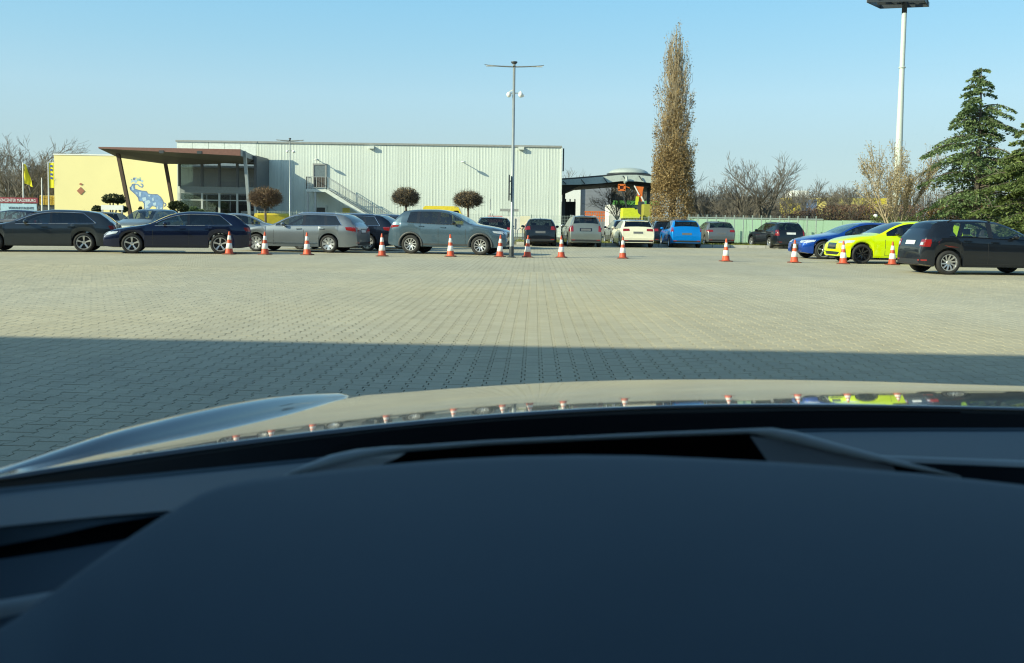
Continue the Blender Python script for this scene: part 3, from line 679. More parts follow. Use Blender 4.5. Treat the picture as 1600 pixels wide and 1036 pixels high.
# --- nearest row
p, a = place_side(131, 394.6, 16, ESTATE, 'rear', 'left', 31.6)
car('dark slate grey estate cut off by the left edge of the photo', ESTATE, C_['slate'], p, a, group='parked cars behind the cones', lamps=1, glass=M['sideglass'], rim=(5, 'twin', 'alloy'))
p, a = place_side(206, 396.8, 17, ESTATE, 'front', 'left', 31.0)
car('navy blue estate facing left with bright window line, its tail behind the leftmost cone', ESTATE, C_['navy'], p, a, group='parked cars behind the cones', rim=(5, 'twin', 'alloy'))
sp = dict(SUPERB)
p1, a = place_side(513, 394.3, -8, sp, 'rear', 'left', 34.6)
car('silver grey estate facing left, nearest of three estates parked in echelon', sp, C_['silver'], p1, a, group='parked cars behind the cones', rim=(8, 'wide', 'alloy'), rails='chrome')
for k, (dx, dy, nm, lb) in enumerate(((1.0, 2.9, 'darknavy', 'dark navy estate whose tail shows just behind the silver grey estate'), (1.95, 5.9, 'darknavy', 'dark navy estate farthest of the echelon, tail nearest the blue-grey SUV'))):
    car(lb, sp, C_[nm], (p1[0]+dx, p1[1]+dy), a, group='parked cars behind the cones', rim=(8, 'wide', 'alloy'), rails='chrome')
P_ = dict(SUV, mirmat=M['gloss'], rearglass=M['darkglass'])
p, a = place_side(641, 395.6, 12, P_, 'rear', 'right', 34.9)
car('blue-grey SUV facing right with dark wheel arches and ten-spoke silver rims', P_, C_['bluegrey'], p, a, group='parked cars behind the cones', rim=(10, 'thin', 'alloy'), clad=True, cat='SUV')
# --- right hand cars
p, a = place_side(1287, 404.5, 4, FASTBACK, 'front', 'left', 35.6)
car('royal blue estate facing left with pale headlight, half hidden by the lime yellow car', FASTBACK, C_['royal'], p, a, group='parked cars behind the cones', rim=(5, 'twin', 'alloy'), trim='gloss')
car('dark blue car just beyond the royal blue estate, only its windscreen and roof showing', ESTATE, C_['navy'], (p[0]+1.5, p[1]+3.0), a, group='parked cars behind the cones')
p, a = place_side(1347, 410.8, 2, LIFTBACK, 'front', 'left', 31.6)
car('lime yellow car facing left on black rims', LIFTBACK, C_['lime'], p, a, group='parked cars behind the cones', rim=(8, 'thin', 'gloss'), trim='gloss')
for kk in ('top', 'belt'): FABIA[kk] = [(q[0]*.97, q[1]) for q in FABIA[kk]]
FABIA.update(td=0, tz=(.74, .94), ty=(.66, .99), L=4.13, rg=(3.63, 3.94), sg=(1.33, 3.42), pil=[(2.22, 2.36), (3.08, 3.12)], fo=.89, roof=(2.2, 3.6))
p, a = place_side(1482, 429.6, -2, FABIA, 'rear', 'right', 24.9)
car('black estate facing right at the right edge, with white number plate and twisted-spoke rims', FABIA, C_['black'], p, a, group='parked cars behind the cones', rim=(10, 'thin', 'alloy'), trim='gloss', rails='black', glass=M['clearside'])
# --- far row, tails towards us
def rear(px, pyb, P, pnt, label, yaw=0, **k):
    D = F*CAMH/(pyb-hor(px)); g_ = at(px, pyb, D)
    off = P['L']-P['fo']-P['wb']/2-.35
    a = PI/2+R(yaw); return car(label, P, C_[pnt], (g_.x+math.cos(a)*off, g_.y+math.sin(a)*off), a, group='cars parked along the verge', **k)
rear(844, 384.8, dict(HATCH, W=1.72, L=3.97, tz=(.86, 1.06), top=[(q[0]*.945, q[1]) for q in HATCH['top']], belt=[(q[0]*.945, q[1]) for q in HATCH['belt']], rg=(3.46, 3.8), sg=(1.3, 3.3), pil=[(2.2, 2.3), (3.0, 3.04)], doors=[1.25, 2.25], roof=(2.1, 3.3), fo=.8, wb=2.49), 'black', 'dark small hatchback tail-on beside the lamp post, first of the verge row', yaw=-1, plate=2)
rear(914, 386.0, MINIVAN, 'champ', 'grey-green minivan tail-on with dark number plate and tow bar', yaw=2, plate=2, rails='steel')
rear(996, 386.6, dict(HATCH, W=1.81, L=4.36, H=1.56, tz=(.86, 1.0), ty=(.50, .96), norec=1, pz=.74), 'white', 'cream white hatchback tail-on between two dark cars', yaw=2, plate=2)
rear(979, 382.5, HATCH, 'darknavy', 'dark car whose flank shows left of the cream white hatchback', yaw=3)
rear(1042, 384.0, HATCH, 'black', 'black car squeezed between the cream white and the bright blue hatchbacks', yaw=-2)
rear(1071, 387.0, dict(HATCH, W=1.74, H=1.53, tz=(.86, 1.12), ty=(.82, .98), norec=1, top=[(q[0], q[1]*1.03) for q in HATCH['top']]), 'azure', 'bright blue small hatchback tail-on', yaw=0, plate=2)
rear(1125, 384.5, dict(HATCH, ty=(.56, .96), tz=(.84, .98), norec=1), 'golf', 'mid grey hatchback tail-on with red lamps, last before the wire mesh fence', yaw=1, plate=2)
rear(1232, 388.8, WAGON, 'black', 'black older estate parked at an angle with a white number plate', yaw=7, plate=1, rails='black')
# --- cars seen through the gaps
def front(px, pyb, D, P, pnt, label, yaw=0, **k):
    g_ = at(px, hor(px)+F*CAMH/D, D); a = -PI/2+R(yaw); return car(label, P, C_[pnt], (g_.x, g_.y+2), a, group='cars in the back of the yard', **k)
front(208, 0, 46, dict(MINIVAN, mirmat=M['black']), 'champ', 'grey-green minivan facing us, showing over the navy estate bonnet', yaw=-6)
front(120, 0, 52, HATCH, 'champ', 'dull green car roof showing above the slate grey estate', yaw=-60)
front(255, 0, 55, HATCH, 'ice', 'pale car with sloping windscreen left of the navy estate roof', yaw=-70)
front(372, 0, 42, LIFTBACK, 'ice', 'pale blue-grey car whose rear window shows behind the navy estate tail', yaw=100)
front(-18, 0, 44, HATCH, 'darknavy', 'dark blue car at the far left edge behind the slate grey estate', yaw=-95)
front(52, 0, 47, HATCH, 'ice', 'blue-grey car with curved windscreen behind the slate grey estate bonnet', yaw=-70)
rear(772, 389.0, dict(HATCH), 'black', 'black hatchback with folded rear lit by the sun, right behind the SUV bonnet', yaw=4)
from mathutils.geometry import tessellate_polygon
# ---------------------------------------------------------------- cones
def zone_mat():
    m = mat('cone_plastic', (.60, .085, .03), .5, var=.2, scale=7, inst=.2); return m
M['cone'] = zone_mat(); M['conewhite'] = mat('cone_reflective', (.82, .80, .76), .4, var=.08, scale=12); M['conebase'] = mat('cone_base', (.16, .05, .03), .7, bump=.3)
CONES = [(358, 399, 'traffic cone in front of the rear wheel of the navy estate, leftmost of the line'), (414, 399.3, 'traffic cone beside the front wheel of the silver grey estate'), (480, 400, 'traffic cone before the doors of the silver grey estate'),
 (597, 402, 'traffic cone between the echelon of estates and the SUV tail'), (704, 402.5, 'traffic cone before the doors of the blue-grey SUV'), (781, 403, 'traffic cone just left of the lamp post foot'),
 (824, 403.6, 'traffic cone just right of the lamp post, before the dark hatchback'), (877, 404, 'traffic cone left of the grey-green minivan tail'), (973, 405.4, 'traffic cone before the cream white hatchback'),
 (1134, 410, 'traffic cone before the mid grey hatchback, standing farthest from its neighbours'), (1241, 412, 'traffic cone at the nose of the royal blue estate'), (1317.5, 414, 'traffic cone at the nose of the lime yellow car'), (1394, 415.5, 'traffic cone between the lime yellow and the black estate')]
def make_cone():
    t = thing('traffic_cone', 'x', 'traffic cone', group='traffic cones in a line across the yard')
    H_ = .78; base = MB(); 
    pts = []
    hw_ = .20; c_ = .05
    o8 = [(hw_, -hw_+c_), (hw_, hw_-c_), (hw_-c_, hw_), (-hw_+c_, hw_), (-hw_, hw_-c_), (-hw_, -hw_+c_), (-hw_+c_, -hw_), (hw_-c_, -hw_)]
    base.grid([[(x, y, 0) for x, y in o8+o8[:1]], [(x, y, .028) for x, y in o8+o8[:1]], [(x*.72, y*.72, .036) for x, y in o8+o8[:1]]]); base.build('base', M['conebase'], t)
    rr = lambda z: .135*(1-(z-.03)/(H_-.03))+.024*((z-.03)/(H_-.03))
    zs = [(.03, .20, 'cone'), (.20, .385, 'conewhite'), (.385, .50, 'cone'), (.50, .645, 'conewhite'), (.645, H_, 'cone')]
    b = MB(); b.lathe([(rr(.03)+.02, .03), (rr(.06), .06), (rr(H_), H_), (rr(H_)*.7, H_+.006), (.012, H_-.02), (0, H_-.02)], k=20); b.build('cone_body', M['cone'], t, smooth=True)
    for z0_, z1_ in ((.20, .385), (.50, .645)): MB().lathe([(rr(z0_)+.0005, z0_), (rr(z0_)+.003, z0_+.002), (rr(z1_)+.003, z1_-.002), (rr(z1_)+.0005, z1_)], k=20).build('reflective_band', M['conewhite'], t, smooth=True)
    autosmooth(t.children[1], 40); return t
cn = make_cone()
for i, (x, y, lb) in enumerate(CONES):
    g_ = gp(x, y-1.5); rz = random.uniform(-.25, .25)
    if i == 0: o = cn; o.location = g_; o.rotation_euler = (0, 0, rz); o['label'] = lb
    else: o = dup(cn, g_, rz, lb)
    o.rotation_euler = (random.uniform(-.02, .02), random.uniform(-.025, .025), rz)
# ---------------------------------------------------------------- lamp posts
M['post'] = mat('post_grey', (.33, .36, .36), .4, metal=.35, var=.08); M['darkmetal'] = mat('dark_metal', (.06, .068, .075), .45, metal=.3)
def lamp(label, px, D, ztop, arm, rz=0, s=1, sign=False, cams=True):
    g_ = at(px, hor(px)+F*CAMH/D, D); t = thing('street_lamp', label, 'street lamp', (g_.x, g_.y, 0), rz)
    MB().lathe([(.075*s, 0), (.075*s, .95), (.06*s, 1.0), (.045*s, ztop), (0, ztop)], k=14).build('pole', M['post'], t, smooth=True)
    MB().lathe([(.16*s, 0), (.16*s, .03), (.085*s, .05), (.085*s, .38), (.078*s, .40)], k=14).build('pole_foot', M['darkmetal'], t, smooth=False)
    MB().lathe([(.0, ztop+.10), (.11*s, ztop+.08), (.11*s, ztop+.04), (.04, ztop-.02), (.05, ztop-.1), (.0, ztop-.1)], k=14).build('pole_cap', M['darkmetal'], t, smooth=True)
    for sg_ in (-1, 1):
        rows = []
        for i in range(9):
            u = i/8; x = sg_*(.05+arm*u); z = ztop-.10 + .02*math.sin(u*PI)*0 + .06*u*u*(1 if True else 0); th_ = .028*(1-.55*u)*(1 if s == 1 else 2.2); wd = .10+.06*math.sin(PI*min(1, u*1.1))
            rows.append([(x, -wd*.6, z), (x, -wd*.3, z+th_), (x, wd*.3, z+th_), (x, wd*.6, z), (x, 0, z-th_*.7), (x, -wd*.6, z)])
        a_ = MB().grid(rows).build('lamp_arm', M['post'], t, smooth=False)
        MB().box((min(sg_*.45*arm, sg_*arm), -.07, ztop-.088), (max(sg_*.45*arm, sg_*arm), .07, ztop-.078)).build('led_panel', M['white'], a_)
    if cams:
        zc = ztop-1.0*s
        MB().bar((-.16, 0, zc), (.2, 0, zc), .03).build('camera_bracket', M['post'], t)
        for sx, tl in ((-.17, .12), (.24, -.2)):
            c_ = MB().lathe([(0, .02), (.05, 0), (.085, -.05), (.085, -.10), (.05, -.16), (0, -.18)], (sx, -.02, zc+.02), k=12).build('camera_dome', M['white'], t, smooth=True)
        MB().bar((.2, 0, zc+.05), (.34, -.03, zc-.12), .05, .09).build('floodlight', M['white'], t)
        MB().bar((-.16, 0, zc+.04), (-.02, 0, zc+.12), .03).build('conduit', M['white'], t)
    if sign:
        o = MB().box((-.135, -.30, 2.0), (-.09, .30, 2.88)).build('sign_panel', M['darkmetal'], t)
        MB().box((-.09, -.05, 2.2), (-.05, .05, 2.24)).build('clamp', M['post'], o); MB().box((-.09, -.05, 2.65), (-.05, .05, 2.69)).build('clamp', M['post'], o)
    return t
lamp('tall grey lamp post with two thin lamp arms standing in the line of cones', 799, 32.6, 6.72, .98, 0, 1, True)
lamp('distant twin-arm lamp post in front of the pale hall wall', 453, 62, 6.52, .85, 0, .75)
# ---------------------------------------------------------------- floodlight mast
M['mast'] = mat('mast_paint', (.56, .60, .55), .5, var=.06)
g_ = at(1399, 370, 92); t = thing('floodlight_mast', 'very tall pale floodlight mast rising out of the top of the photo', 'floodlight mast', (g_.x, g_.y, 0))
MB().lathe([(.42, 0), (.37, 6), (.30, 12), (.24, 17), (.235, 22.25)], k=24).build('mast_pole', M['mast'], t, smooth=True)
MB().lathe([(.30, 16.9), (.33, 16.92), (.33, 17.0), (.29, 17.02)], k=24).build('flange', M['mast'], t)
MB().lathe([(.235, 22.2), (.24, 22.2), (.24, 24.6), (0, 24.6)], k=20).build('mast_head', M['darkmetal'], t, smooth=True)
fr = MB(); zb = 23.25
for a, b in (((-3.9, -.6), (1.3, -1.4)), ((1.3, -1.4), (2.7, .8)), ((2.7, .8), (-1.6, 1.9)), ((-1.6, 1.9), (-3.9, -.6)), ((-.9, -1.0), (.8, 1.3)), ((-2.6, .2), (2.2, -.2))):
    fr.bar((a[0], a[1], zb), (b[0], b[1], zb), .10, .42)
fr.build('light_frame', M['darkmetal'], t)
for k in range(5): MB().box((-3.4+k*1.0, -1.15-k*.12, zb+.25), (-2.8+k*1.0, -.75-k*.12, zb+.85)).build('floodlight', M['darkmetal'], t)
# ---------------------------------------------------------------- buildings
def wx(px, D): return at(px, hor(px), D).x
def wz(px, py, D): return at(px, py, D).z
DH = 82.0
def wallmat(name, col, per, depth=.5, horiz=False, rough=.45, var=.06):
    m = mat(name, col, rough, .1, var=var, scale=.35); t = m.node_tree; b = t.nodes['Principled BSDF']
    tc = N(t, 'ShaderNodeTexCoord'); sp = N(t, 'ShaderNodeSeparateXYZ'); t.links.new(tc.outputs['Object'], sp.inputs[0])
    mu = N(t, 'ShaderNodeMath', operation='MULTIPLY'); mu.inputs[1].default_value = 2*PI/per; t.links.new(sp.outputs[2 if horiz else 0], mu.inputs[0])
    sn = N(t, 'ShaderNodeMath', operation='SINE'); t.links.new(mu.outputs[0], sn.inputs[0])
    bu = N(t, 'ShaderNodeBump'); bu.inputs['Strength'].default_value = depth; bu.inputs['Distance'].default_value = .03
    t.links.new(sn.outputs[0], bu.inputs['Height']); t.links.new(bu.outputs[0], b.inputs['Normal']); return m
M['hall'] = wallmat('hall_sheet_metal', (.60, .64, .60), .25, .5)
M['halltrim'] = mat('hall_trim', (.30, .31, .30), .5); M['hallwhite'] = mat('panel_white', (.66, .70, .66), .5)
hx0, hx1 = wx(277, DH), wx(875, DH); hz = wz(600, 224, DH)
t = thing('exhibition_hall', 'long pale grey sheet metal hall with vertical ribs and an outside stair', 'hall', ((hx0+hx1)/2, DH, 0))
def rel(o, x, y, z=0): return (x-o.location.x, y-o.location.y, z)
ox, oy = t.location.x, t.location.y
MB().box((hx0-ox, .05, 0), (hx1-ox, 11, hz-.12)).build('inner_wall', M['hallwhite'], t)
# wall cladding: real ribbed panels
pw = 1.0; n_ = int((hx1-hx0)/pw); pw = (hx1-hx0)/n_
prof = []; 
for k in range(4): x = k*pw/4; prof += [(x, 0), (x+pw/4*.62, 0), (x+pw/4*.70, -.007), (x+pw/4*.92, -.007)]
prof.append((pw-.012, 0))
pm = MB().grid([[(x, y, 0) for x, y in prof], [(x, y, hz-.14) for x, y in prof]]).mesh('wall_panel'); pm.materials.append(None)
M['hallpanel'] = mat('hall_panel_paint', (.66, .71, .65), .45, .1, var=.05, scale=.5, inst=.035)
for k in range(n_):
    o = bpy.data.objects.new('wall_panel', pm); COL.objects.link(o); o.parent = t; o.location = (hx0-ox+k*pw, 0, 0)
    o.material_slots[0].link = 'OBJECT'; o.material_slots[0].material = M['hallpanel']
MB().box((hx0-ox-.06, -.10, hz-.14), (hx1-ox+.06, 11.1, hz+.02)).build('roof_edge', M['halltrim'], t)
MB().box((hx1-ox-.02, -.07, 0), (hx1-ox+.10, .05, hz-.14)).build('corner_trim', M['hallwhite'], t)
MB().bar((hx1-ox+.2, .1, hz-.2), (hx1-ox+.2, .1, hz-2.2), .12).build('downpipe', M['darkmetal'], t)
def outlamp(px, py, arm=.75, drop=.12):
    x, z = wx(px, DH)-ox, wz(px, py, DH)
    o = MB().bar((x, -.03, z), (x-.0, -arm, z+.02), .05).build('lamp_bracket', M['darkmetal'], t)
    MB().lathe([(0, .12), (.12, .10), (.26, 0), (.20, -.02), (0, -.02)], (x, -arm, z), k=12).build('lamp_shade', M['hallwhite'], o, smooth=True)
outlamp(498, 251, 1.0); outlamp(724, 254.5, .9)
for px, py in ((580, 230.5), (812.5, 232)):
    x, z = wx(px, DH)-ox, wz(px, py, DH); MB().box((x-.25, -.35, z-.12), (x+.25, -.05, z+.12)).build('wall_light', M['hallwhite'], t)
# door on the landing
dx0, dx1 = wx(489, DH)-ox, wx(510.5, DH)-ox; dz0, dz1 = wz(500, 293, DH), wz(500, 256.5, DH)
fr = MB()
for q in ((dx0, dx0+.13), (dx1-.13, dx1)): fr.box((q[0], -.16, dz0), (q[1], -.04, dz1))
fr.box((dx0, -.162, dz1-.1), (dx1, -.04, dz1+.05)); d_ = fr.build('door', M['halltrim'], t)
MB().box((dx0+.13, -.12, dz0+.9), (dx1-.13, -.07, dz1-.10)).build('door_pane', M['paneg'] if 'paneg' in M else mat('door_glass', (.16, .2, .22), .1), d_)
MB().box((dx0+.13, -.12, dz0), (dx1-.13, -.07, dz0+.88)).build('door_leaf', mat('door_brown', (.07, .055, .045), .5), d_)
# lower door
lx0, lx1 = wx(490, DH)-ox, wx(511, DH)-ox; lz = wz(500, 321.5, DH)
fr = MB(); fr.box((lx0, -.14, 0), (lx0+.15, -.05, lz)); fr.box((lx1-.15, -.14, 0), (lx1, -.05, lz)); fr.box((lx0, -.145, lz-.16), (lx1, -.05, lz+.02)); d_ = fr.build('door', M['hallwhite'], t)
MB().box((lx0+.15, -.11, 0), (lx1-.15, -.06, lz-.16)).build('door_leaf', mat('door_dark', (.05, .05, .05), .4), d_)
# stair (stands against the wall)
st = thing('outside_stair', 'galvanised steel stair with railings climbing the hall wall to a landing door', 'staircase', (0, DH, 0))
DS = DH-2.0
sx0, sx1 = wx(480, DS), wx(511.5, DS); lz_ = wz(500, 296, DS); ex = wx(612, DS); 
MB().box((sx0, -2.4, lz_-.22), (sx1, -.2, lz_)).build('landing', M['hallwhite'], st)
nst = 24; S0 = Vector((sx1, 0, lz_)); S1 = Vector((ex, 0, .45))
for k in range(nst):
    q = (k+.5)/nst; x = S0.x+(S1.x-S0.x)*q; z = S0.z+(S1.z-S0.z)*q
    MB().box((x-.16, -2.3, z-.03), (x+.16, -1.2, z)).build('stair_tread', M['steel'], st)
for y in (-2.38, -1.15):
    MB().bar((S0.x, y, S0.z-.12), (S1.x, y, S1.z-.12), .07, .30).build('stringer', M['hallwhite'], st)
def railing(pts, y0, step=.75, name='railing'):
    rl = MB(); 
    for h in (1.05, .15): 
        for a, b in zip(pts, pts[1:]): rl.bar((a[0], a[1], a[2]+h), (b[0], b[1], b[2]+h), .05)
    for a, b in zip(pts, pts[1:]):
        a, b = Vector(a), Vector(b); L_ = (b-a).length; m_ = max(1, int(L_/step))
        for i in range(m_+1): p = a+(b-a)*i/m_; rl.bar(p, p+Vector((0, 0, 1.05)), .05)
        m_ = int(L_/.2)
        for i in range(m_+1): p = a+(b-a)*i/m_; rl.bar(p+Vector((0, 0, .15)), p+Vector((0, 0, 1.05)), .02)
    return rl.build(name, M['steel'], st)
railing([(sx0, -.3, lz_), (sx0, -2.36, lz_), (sx1, -2.36, lz_)], 0)
railing([(S0.x, -2.36, S0.z), (S1.x, -2.36, S1.z)], 0, 1.3)
railing([(S0.x, -1.17, S0.z), (S1.x, -1.17, S1.z)], 0, 1.3)
for x in (sx0+.1, sx0+.75): MB().bar((x, -2.2, 0), (x, -2.2, lz_-.2), .16).build('stair_post', M['steel'], st)
xm_ = (S0.x*.4+S1.x*.6); MB().bar((xm_, -2.2, 0), (xm_, -2.2, 1.9), .14).build('stair_post', M['steel'], st)
tag(MB().box((wx(535, DH-1), DH-1, 0), (wx(545, DH-1), DH-.4, wz(540, 325, DH-1))).build('parcel_locker', mat('locker_yellow', (.60, .50, .10), .5)), 'yellow cabinet standing under the outside stair', 'cabinet')
# yellow hall
M['yellow'] = mat('yellow_render', (.82, .72, .36), .8, var=.03, scale=.4, bump=.15)
DY = 90.0
yx0, yx1 = wx(85.5, DY), wx(296, DY); yz = wz(180, 243.5, DY)
y_ = thing('yellow_hall', 'pale yellow rendered building with a blue elephant mural', 'building', ((yx0+yx1)/2, DY, 0)); ox, oy = y_.location.x, DY
MB().box((yx0-ox, 0, 0), (yx1-ox, 26, yz)).build('wall', M['yellow'], y_)
MB().box((yx0-ox-.05, -.05, yz), (yx1-ox+.05, 26.05, yz+.12)).build('roof_edge', M['white'], y_)
M['mural'] = mat('mural_blue', (.16, .28, .50), .6, var=.3, scale=3); M['muralw'] = mat('mural_pale', (.42, .56, .68), .6); M['murald'] = mat('mural_dark', (.14, .20, .34), .6); M['muralg'] = mat('mural_green', (.30, .48, .42), .6)
def mz(zx, zy): p_ = at(180+zx/9.42, 240+zy/9.42, DY); return (p_.x-ox, p_.z)
def flat(name, pts, m, d, par=y_):
    v = [(x, -d, z) for x, z in pts]; me = bpy.data.meshes.new(name); tris = tessellate_polygon([[Vector(q) for q in v]]); me.from_pydata(v, [], [tuple(q) for q in tris]); me.update(); return link(name, me, m, par)
E_ = [(215, 500), (240, 480), (250, 450), (290, 445), (285, 480), (290, 520), (340, 535), (400, 550), (460, 555), (482, 590), (540, 600), (620, 600), (670, 640), (700, 690), (712, 725), (700, 790), (706, 860), (668, 860), (655, 820), (640, 860), (600, 860), (605, 790), (580, 775), (545, 770), (510, 800), (482, 850), (490, 900), (465, 940), (435, 900), (430, 820), (425, 730), (400, 700), (350, 700), (340, 650), (300, 600), (260, 565), (225, 535)]
mu = flat('mural', [mz(*q) for q in E_], M['mural'], .004)
def stroke(pts, wd, m, d0, name='mural_line'):
    b = MB(); P_ = [Vector((mz(*q)[0], 0, mz(*q)[1])) for q in pts]
    for i_, (a, c) in enumerate(zip(P_, P_[1:])):
        d = d0+i_*.0011; dd = (c-a).normalized(); nn = Vector((-dd.z, 0, dd.x))*wd/2; a2, c2 = a-dd*wd*.3, c+dd*wd*.3
        b.quad(a2-nn+Vector((0, -d, 0)), a2+nn+Vector((0, -d, 0)), c2+nn+Vector((0, -d, 0)), c2-nn+Vector((0, -d, 0)))
    return b.build(name, m, mu, fix=False)
stroke([(262, 458), (300, 450), (335, 458), (362, 485), (395, 495), (410, 475), (400, 452), (380, 446)], .10, M['mural'], .008)
stroke([(706, 722), (740, 735), (747, 755), (725, 777)], .10, M['murald'], .008)
stroke(E_[:16], .045, M['murald'], .010); stroke(E_[20:]+E_[:1], .045, M['murald'], .011)
for pol in ([(440, 700), (500, 680), (520, 720), (470, 760), (500, 790), (450, 800), (440, 900), (432, 820)], [(350, 560), (385, 570), (370, 640), (350, 620)], [(395, 650), (450, 640), (460, 690), (410, 700)], [(545, 660), (560, 640), (570, 690), (550, 700)], [(555, 730), (600, 715), (598, 765), (565, 765)], [(610, 790), (632, 770), (620, 860), (602, 860)], [(662, 800), (690, 790), (698, 855), (675, 850)], [(240, 490), (262, 478), (275, 540), (250, 530)], [(300, 570), (330, 575), (325, 600)], [(480, 610), (520, 608), (500, 640)]):
    flat('mural_patch', [mz(*q) for q in pol], M['muralw'], .0065, mu)
for cx_, cy_, r_, m_ in ((240, 385, 12, 'muralg'), (278, 372, 20, 'murald'), (335, 385, 22, 'muralg'), (368, 362, 13, 'muralg'), (262, 400, 16, 'muralw'), (300, 410, 24, 'muralw'), (395, 405, 18, 'muralw'), (365, 390, 16, 'mural'), (240, 415, 12, 'muralw'), (300, 360, 14, 'muralw')):
    flat('mural_splash', [mz(cx_+r_*(1+.3*math.sin(3*k))*math.cos(k*PI/4), cy_+r_*math.sin(k*PI/4)) for k in range(8)], M[m_], .005+.0004*(r_ % 7), mu)
M['diamond'] = mat('diamond_red', (.36, .14, .08), .6)
def px2(zx, zy): p_ = at(zx/4.504, 190+zy/4.504, DY); return (p_.x-ox, p_.z)
for cx_, cy_, rx_, ry_ in ((569, 488, 27, 27), (570, 440, 14, 8)):
    c0 = px2(cx_, cy_); rx, rz_ = rx_/4.504/F*DY, ry_/4.504/F*DY
    o = MB(); o.poly([(c0[0], -.06, c0[1]-rz_), (c0[0]+rx, -.06, c0[1]), (c0[0], -.06, c0[1]+rz_), (c0[0]-rx, -.06, c0[1])]); 
    o.grid([[(c0[0]+a*rx, -.06, c0[1]+b*rz_) for a, b in ((0, -1), (1, 0), (0, 1), (-1, 0), (0, -1))], [(c0[0]+a*rx, -.0, c0[1]+b*rz_) for a, b in ((0, -1), (1, 0), (0, 1), (-1, 0), (0, -1))]])
    o.build('diamond_sign', M['diamond'], y_)
# blue lettering board on the roof, mostly hidden by the canopy
rb = MB()
for k, w_ in enumerate((.35, .3, .45, .25, .5, .3, .4, .35, .3)): x = wx(189, DY)-ox+k*.36; rb.box((x, .2, yz+.14), (x+.26, .3, yz+.36+.06*(k % 2)))
rb.build('roof_sign', mat('sign_blue', (.02, .06, .30), .5), y_)
# glass front and canopy
M['mull'] = mat('mullion', (.12, .13, .14), .45, .2); M['mullw'] = mat('mullion_pale', (.50, .54, .53), .45, .2)
M['fgl'] = glassmat('front_glass', (.40, .47, .47), 1.0, .0, 3.6)
gxA, gxB = wx(281, 78), wx(399, 78); zt_ = wz(340, 244, 78); zm1 = wz(340, 292, 78); zm0 = wz(340, 302, 78)
ge = thing('glass_entrance', 'two storey glazed entrance block under the red-brown canopy', 'building', ((gxA+gxB)/2, 78, 0)); ox = ge.location.x
a, b = gxA-ox, gxB-ox
MB().box((a, 3.2, 0), (b, 3.3, zt_)).build('back_wall', mat('lobby_wall', (.5, .5, .42), .7, var=.3, scale=.6), ge)
MB().box((a, .12, -0.0), (b, 3.2, .08)).build('lobby_floor', M['concrete'], ge); MB().box((a, .12, zm0+.1), (b, 3.2, zm1-.1)).build('upper_floor', M['concrete'], ge)
MB().box((a+.2, 2.5, .1), (a+2.2, 3.1, 2.2)).build('lobby_screen', M['white'], ge); MB().box((a+3.6, 2.0, .1), (b-.4, 2.6, 2.4)).build('brick_wall', mat('lobby_brick', (.14, .06, .045), .8), ge)
MB().box((a+2.3, 2.6, 3.4), (b-.4, 2.9, 4.4)).build('brick_parapet', mat('lobby_brick_dark', (.10, .04, .045), .8), ge)
MB().box((a, .0, zm0), (b, .12, zm1)).build('spandrel', mat('spandrel_grey', (.26, .30, .31), .5), ge)
cols = [wx(p, 78)-ox for p in (281, 316, 343, 371, 399)]
for i, x in enumerate(cols):
    MB().box((x-.09, -.10, zm1), (x+.09, .06, zt_)).build('mullion', M['mull'], ge); MB().box((x-.08, -.06, 0), (x+.08, .06, zm0)).build('mullion', M['mullw'], ge)
for i in range(4):
    x0_, x1_ = cols[i]+.09, cols[i+1]-.09; zsp = wz(340, 253 if i != 1 else 263, 78)
    for z0_, z1_ in ((zm1, zsp-.03), (zsp+.03, zt_-.03)): MB().box((x0_, -.0, z0_), (x1_, .03, z1_)).build('window_pane', M['fgl'], ge)
    MB().box((x0_, -.05, zsp-.03), (x1_, .05, zsp+.03)).build('transom', M['mull'], ge)
    zq = wz(340, 313, 78)
    for z0_, z1_ in ((.1, zq-.04), (zq+.04, zm0-.02)): MB().box((x0_, .0, z0_), (x1_, .03, z1_)).build('window_pane', M['fgl'], ge)
    MB().box((x0_, -.05, zq-.04), (x1_, .05, zq+.04)).build('transom', M['mullw'], ge)
MB().box((b, 0, 0), (b+.12, 4, zt_)).build('end_wall', M['mull'], ge); MB().box((a-.1, -.05, zt_-.03), (b+.1, 3.9, zt_+.10)).build('head_beam', M['mull'], ge)
M['fascia'] = mat('canopy_fascia', (.19, .088, .068), .5, var=.15); M['soffit'] = mat('canopy_soffit', (.13, .125, .115), .7, var=.1)
DC, DB = 71.5, 81.9; DQ = 79.5
cz = wz(260, 231.0, DC)
A = Vector((wx(155, DC), DC, cz)); Bq = Vector((wx(376, DC), DC, wz(376, 233.2, DC))); Cq = Vector((wx(405, DB), DB, cz+.02)); Dq = Vector((wx(178, DQ), DQ, cz+.05))
cp = thing('canopy', 'large flat canopy with red-brown edge jutting over the glazed entrance', 'canopy', (0, 0, 0))
lo = lambda v, d: v-Vector((0, 0, d))
k = MB(); k.quad(A, Bq, Cq, Dq); k.build('canopy_roof', M['halltrim'], cp)
k = MB(); A2, B2 = lo(A, .10)+Vector((.3, 0, 0)), lo(Bq, .50); k.quad(A, Bq, B2, lo(A, .12)); k.build('canopy_fascia', M['fascia'], cp)
k = MB(); k.quad(Bq+Vector((.01, 0, 0)), Cq, lo(Cq, .35), B2+Vector((.01, 0, 0))); k.build('canopy_side', M['halltrim'], cp)
A1 = lo(A, .12)+Vector((0, .02, 0)); B1 = B2+Vector((0, .02, 0)); mid0 = Vector((wx(186, 75.5), 75.5, cz-.55)); mid1 = Vector((wx(258, 77), 77, cz-.92)); mid2 = Vector((wx(390, 79), 79, cz-.75))
